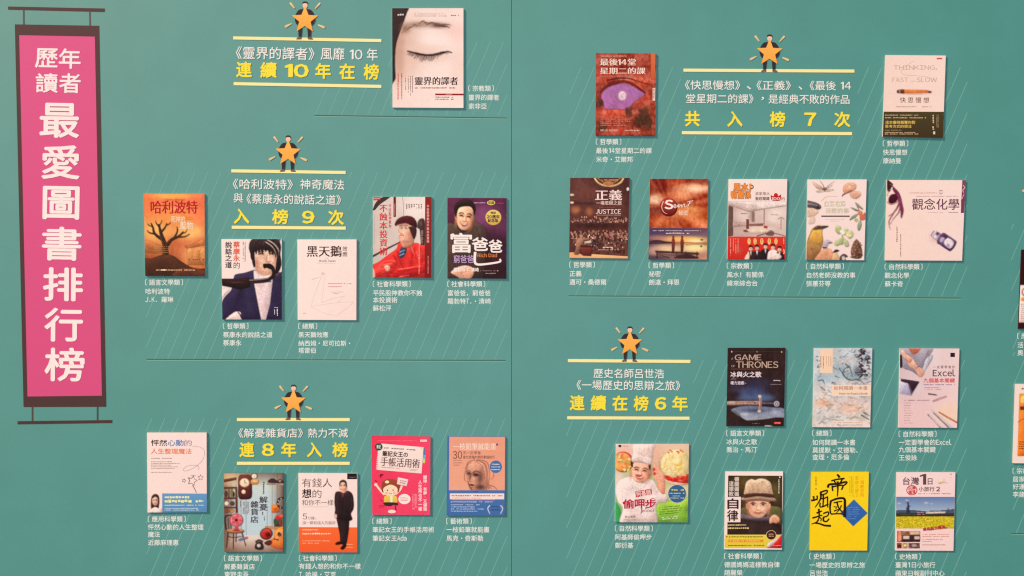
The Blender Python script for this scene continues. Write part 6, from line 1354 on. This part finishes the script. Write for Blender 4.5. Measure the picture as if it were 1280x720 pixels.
c.part("head"); face(c, 300, 322, 180, 178, (248, 192, 156), (228, 154, 120), smile=.5, brow=(120, 78, 62), ear=(-1, 1), lit=1, eyes=False)
for x in (258, 340): c.soft(x, 300, 26, 14, (196, 124, 96), .6); c.ell(x, 303, 14, 8, (232, 196, 178)); c.ell(x, 303, 10, 9, (64, 38, 34)); c.ell(x + 3, 300, 3, 3, (240, 220, 210)); c.line([(x - 18, 296), (x, 288), (x + 18, 297)], 5, (70, 42, 36))
c.blob([(204, 284), (220, 262), (380, 262), (394, 284), (300, 276)], (150, 94, 72)); c.line([(262, 370), (300, 384), (338, 368)], 6, (176, 80, 70), 5)
c.blob([(392, 430), (410, 398), (440, 390), (468, 412), (474, 440), (450, 458), (420, 452), (396, 460)], (246, 180, 146), (226, 150, 116)); c.line([(420, 420), (426, 450)], 4, (200, 116, 90)); c.line([(442, 414), (448, 446)], 4, (200, 116, 90))
c.part("straw_hat", "head"); c.blob([(160, 256), (200, 238), (300, 222), (400, 240), (446, 266), (420, 278), (300, 262), (190, 272)], (206, 170, 140), (170, 130, 104)); c.blob([(190, 236), (192, 170), (204, 124), (240, 98), (276, 106), (310, 94), (360, 100), (400, 130), (412, 180), (416, 242), (300, 226)], (232, 192, 156), (200, 154, 118)); c.blob([(186, 222), (300, 212), (416, 222), (416, 250), (300, 238), (186, 252)], (88, 54, 48))
for i in range(60):
    x, y = c.rnd.uniform(202, 400), c.rnd.uniform(116, 208); c.line([(x - 6, y - 4), (x + 6, y + 4)] if i % 2 else [(x - 6, y + 4), (x + 6, y - 4)], 3, c.rnd.choice([(176, 138, 110), (244, 216, 190)]))
c.part("title_lettering"); c.text("自", 56, 256, 148, 342, (66, 42, 40), w=.02) if False else None
c.poly([(46, 244), (158, 242), (154, 450), (44, 450)], (250, 216, 204)); c.text("自", 50, 256, 136, 340, (70, 46, 44), w=.024); c.text("律", 46, 352, 134, 440, (70, 46, 44), w=.024)
c.text("德國媽媽", 106, 78, 142, 240, (214, 190, 176), vert=True, w=.04); c.text("這樣教", 60, 112, 98, 240, (206, 182, 168), vert=True, w=.04)
c.part("small_lettering"); c.micro(50, 464, 204, 482, 1, (240, 206, 120), ragged=.02); c.micro(50, 488, 230, 510, 1, (240, 206, 120), ragged=.02); c.micro(460, 100, 478, 224, 1, (220, 196, 180), vert=True); c.ell(476, 82, 6, 7, (230, 210, 200))
c.part("yellow_band"); c.poly([(28, 552), (497, 552), (494, 660), (25, 660)], (240, 206, 70), (226, 196, 60)); c.micro(60, 562, 340, 578, 1, (80, 60, 30), ragged=0); c.poly([(52, 592), (344, 592), (340, 614), (50, 614)], (236, 140, 50)); c.micro(58, 596, 330, 610, 1, (250, 220, 130), ragged=0); c.micro(54, 632, 350, 648, 1, (96, 76, 30), ragged=0); c.micro(36, 556, 50, 580, 1, (200, 60, 40))
c.ell(406, 556, 42, 40, (226, 190, 150), n=28); c.ell(406, 556, 38, 36, (76, 44, 42), n=28); c.micro(386, 540, 426, 572, 2, (220, 160, 120))
c.part("curled_corner"); c.poly([(372, 660), (496, 548), (492, 662)], (216, 54, 54), (206, 40, 44)); c.blob([(374, 654), (380, 620), (440, 590), (494, 546), (440, 612), (410, 644)], (246, 222, 208), (214, 190, 176)); c.micro(420, 634, 484, 648, 1, (250, 150, 130), ragged=0)
c.done()

# ---- bright yellow cover
c = Cover((1006, 584, 1092, 694), [(53, 38), (524, 38), (510, 682), (38, 680)], "bright yellow cover with brush calligraphy and a blue diamond", bg=(252, 208, 30), edge=(190, 150, 40), seed=25)
c.paint(None, [(253, 208, 34), (252, 210, 34), (254, 204, 26), (252, 202, 26)], amp=3)
c.part("blue_diamond"); c.poly([(402, 262), (516, 376), (396, 486), (288, 376)], (92, 128, 160)); c.poly([(402, 268), (508, 376), (396, 478), (296, 376)], (66, 108, 166), (56, 98, 156)); c.micro(350, 320, 450, 430, 6, (96, 134, 180), ragged=.3)
c.part("calligraphy"); BK = (56, 34, 20)
for p, a, b in (([(262, 60), (276, 70), (284, 86)], 10, 18), ([(216, 112), (262, 100), (326, 92)], 9, 12), ([(240, 112), (250, 128), (252, 140)], 10, 8), ([(306, 98), (296, 118), (286, 132)], 12, 8), ([(190, 168), (200, 142), (270, 136), (336, 120), (340, 132), (316, 152)], 15, 10), ([(226, 150), (226, 180), (232, 196)], 12, 8), ([(232, 160), (290, 148), (312, 154), (300, 186)], 9, 11), ([(268, 116), (270, 180), (266, 240)], 14, 6),
        ([(214, 272), (206, 330), (212, 384)], 14, 10), ([(214, 276), (270, 256), (322, 258), (328, 310), (326, 408)], 11, 20), ([(236, 292), (280, 282), (306, 280)], 8, 8), ([(262, 280), (276, 330), (312, 372)], 11, 9), ([(236, 324), (256, 316), (254, 342)], 9, 7), ([(238, 360), (262, 350), (286, 344)], 9, 6), ([(300, 310), (284, 346), (258, 372)], 8, 5), ([(214, 384), (270, 380), (318, 384)], 9, 9),
        ([(70, 236), (74, 256), (70, 276)], 13, 9), ([(52, 272), (76, 270), (104, 258)], 13, 10), ([(100, 232), (102, 250), (100, 272)], 11, 7), ([(126, 206), (180, 190), (176, 214), (132, 228)], 11, 9), ([(130, 204), (128, 260), (84, 330)], 15, 6), ([(150, 228), (152, 260), (148, 320)], 11, 10), ([(130, 256), (156, 256), (190, 240)], 9, 9), ([(126, 290), (124, 322), (150, 322), (194, 300)], 9, 10), ([(186, 244), (186, 286), (188, 330)], 9, 8),
        ([(96, 376), (120, 366), (142, 358)], 12, 8), ([(114, 340), (118, 390), (112, 430)], 13, 8), ([(62, 416), (104, 404), (144, 392)], 11, 8), ([(110, 430), (96, 450), (54, 466)], 12, 6), ([(118, 412), (134, 420), (130, 444)], 9, 7), ([(78, 456), (120, 462), (160, 476), (214, 480)], 9, 15), ([(150, 380), (192, 366), (188, 396), (156, 408)], 10, 9), ([(156, 404), (152, 436), (178, 444), (200, 420)], 12, 9)):
    c.line(p, a * 1.35, BK, b * 1.2)
c.part("small_lettering"); c.text("呂世浩", 82, 78, 100, 150, (110, 76, 20), vert=True); c.text("著", 84, 170, 98, 184, (120, 84, 20)); c.text("一場歷史的", 454, 72, 484, 244, (236, 140, 30), vert=True, serif=.01); c.text("思辯之旅2", 412, 72, 440, 244, (236, 140, 30), vert=True, serif=.01); c.micro(362, 74, 400, 262, 3, (196, 150, 30), vert=True, ragged=.3)
c.done()

# ---- flower field
c = Cover((1116, 584, 1202, 694), [(33, 42), (512, 42), (496, 684), (22, 682)], "white travel cover with a yellow flower field under blue sky", seed=26)
c.paint(None, [(253, 214, 206), (252, 212, 204), (251, 206, 196), (252, 208, 198)], amp=2)
def field(xy, img, rng):
    x, y = xy[..., 0], xy[..., 1]; t = np.clip((y - 242) / 115, 0, 1)[..., None]
    sky = np.array((104, 126, 166.0)) * (1 - t) + np.array((168, 176, 190.0)) * t
    fl = np.array((206, 178, 40.0)) + rng.normal(0, 26, x.shape)[..., None] * np.array((1, 1, .7))
    hill = np.array((84, 92, 110.0)) + 0 * sky
    hy = 356 - 8 * np.sin(x / 70) - 8 * (x > 300)
    o = np.where((y > hy)[..., None], hill, sky)
    o = np.where((y > 376)[..., None], np.array((66, 62, 54.0)) + 0 * sky, o)
    return np.where((y > 404)[..., None], fl, o)
c.part("field_photo"); c.paint([(28, 242), (506, 243), (500, 502), (25, 502)], [(120, 140, 170)], fn=field, n=(70, 60))
for x, y, rx, ry in ((116, 270, 17, 7), (272, 292, 24, 9), (52, 296, 20, 8), (320, 298, 14, 5)): c.soft(x, y, rx, ry, (244, 226, 220), .85)
c.poly([(270, 366), (430, 362), (430, 376), (270, 380)], (226, 196, 180)); c.micro(200, 366, 260, 392, 2, (206, 150, 150)); c.poly([(60, 374), (200, 380), (200, 398), (40, 398)], (76, 74, 58)); c.line([(454, 330), (454, 376)], 3, (90, 80, 84))
c.part("windmill"); c.blob([(112, 372), (122, 300), (118, 292), (130, 292), (132, 360)], (60, 62, 80)); c.line([(104, 340), (146, 316)], 5, (70, 72, 90)); c.line([(112, 296), (128, 284)], 4, (70, 72, 90)); c.line([(128, 340), (138, 372)], 6, (60, 62, 80))
c.part("title_lettering"); TB = (110, 76, 78)
c.text("台灣", 82, 82, 214, 144, TB, w=.014); c.text("1", 222, 56, 272, 142, TB, w=.008); c.text("日", 286, 92, 324, 142, TB, w=.012); c.text("小旅行", 212, 160, 340, 198, (118, 80, 82), w=.014); c.text("2", 356, 160, 386, 196, (160, 60, 66), w=.03)
c.part("red_stamp"); c.ell(156, 188, 45, 42, (206, 62, 62), n=28); c.ell(156, 188, 38, 35, (250, 206, 198), n=28); c.text("玩遍", 126, 156, 186, 184, (206, 62, 62), w=.03, rot=-8); c.text("國道", 130, 188, 186, 218, (206, 62, 62), w=.03, rot=-8)
c.part("pale_airplane"); c.blob([(362, 122), (390, 110), (420, 94), (416, 112), (450, 128), (410, 126), (384, 136)], (250, 204, 166))
c.part("small_lettering"); c.micro(210, 210, 476, 222, 1, (216, 110, 100), ragged=0); c.micro(468, 52, 484, 86, 1, (110, 80, 76), vert=True, ragged=0); c.text("最新版大變革", 246, 486, 430, 510, (190, 56, 60), w=.03, rot=-8); c.micro(290, 494, 440, 516, 1, (176, 70, 60), rot=-6, ragged=0); c.micro(242, 544, 458, 554, 1, (236, 150, 110), ragged=0); c.micro(242, 560, 470, 572, 1, (236, 150, 110), ragged=0); c.micro(242, 586, 430, 594, 1, (176, 130, 126)); c.micro(242, 602, 320, 610, 1, (176, 130, 126)); c.micro(242, 630, 430, 640, 1, (176, 110, 104), ragged=0)
c.part("small_photos")
for (x0, y0, x1, y1), cols in ((( 36, 522, 222, 612), [(150, 96, 70), (190, 140, 110), (110, 66, 52), (120, 80, 60)]), ((34, 620, 72, 664), [(130, 70, 50)]), ((78, 620, 120, 664), [(190, 140, 70)]), ((128, 620, 220, 664), [(120, 84, 76)])): c.paint([(x0, y0), (x1, y0), (x1, y1), (x0, y1)], cols, amp=60, cells=(5, 9), n=(22, 16))
c.blob([(46, 530), (66, 526), (72, 600), (44, 606)], (236, 146, 110)); c.poly([(76, 556), (222, 556), (222, 606), (76, 606)], (72, 48, 48)); c.poly([(84, 562), (136, 562), (136, 588), (84, 588)], (220, 190, 176)); c.poly([(176, 564), (220, 564), (220, 590), (176, 590)], (214, 180, 166)); c.poly([(140, 524), (222, 524), (222, 550), (140, 552)], (226, 180, 150)); c.ell(100, 640, 14, 9, (240, 216, 160)); c.ell(176, 640, 20, 12, (190, 160, 150)); c.ell(54, 644, 12, 9, (90, 40, 36))
c.done()

# ---- two covers cut off by the right edge of the photograph
c = Cover(None, [(1277.3, 312), (1352, 312), (1348, 411), (1273.2, 411)], "dark maroon cover with pale middle, cut off by the picture edge", edge=(70, 40, 38), bg=(64, 30, 32), seed=27)
c.part("pale_panel"); c.poly([(1270, 356.5), (1350, 356.5), (1350, 403), (1270, 403)], (246, 206, 190)); c.ell(1283, 365, 6, 6, (150, 90, 80)); c.ell(1283, 365, 4.5, 4.5, (246, 206, 190)); c.ell(1279, 374, 3, 2.5, (240, 140, 70)); c.micro(1276, 379, 1345, 399, 8, (190, 150, 140))
c.done()
c = Cover(None, [(1269.6, 480), (1345, 480), (1342, 579.5), (1266.4, 579)], "orange cover with cream border, cut off by the picture edge", bg=(250, 218, 200), seed=28)
c.part("orange_panel"); c.poly([(1274.5, 492), (1340, 492), (1337, 570), (1272, 570)], (238, 130, 56), (240, 122, 44)); c.poly([(1275, 508), (1340, 508), (1340, 512.5), (1275, 512.5)], (110, 60, 36)); c.ell(1279, 500, 3.2, 5, (250, 196, 110)); c.line([(1273, 528), (1279, 524), (1290, 530)], 1.6, (216, 100, 40))
c.micro(1274, 551, 1335, 562, 4, (110, 58, 36)); c.micro(1277, 484, 1300, 488, 1, (160, 110, 90))
c.done()

for _d in (_to,):
    if _d.name in COL.objects: COL.objects.unlink(_d)
    bpy.data.objects.remove(_d)
bpy.data.curves.remove(_tc)
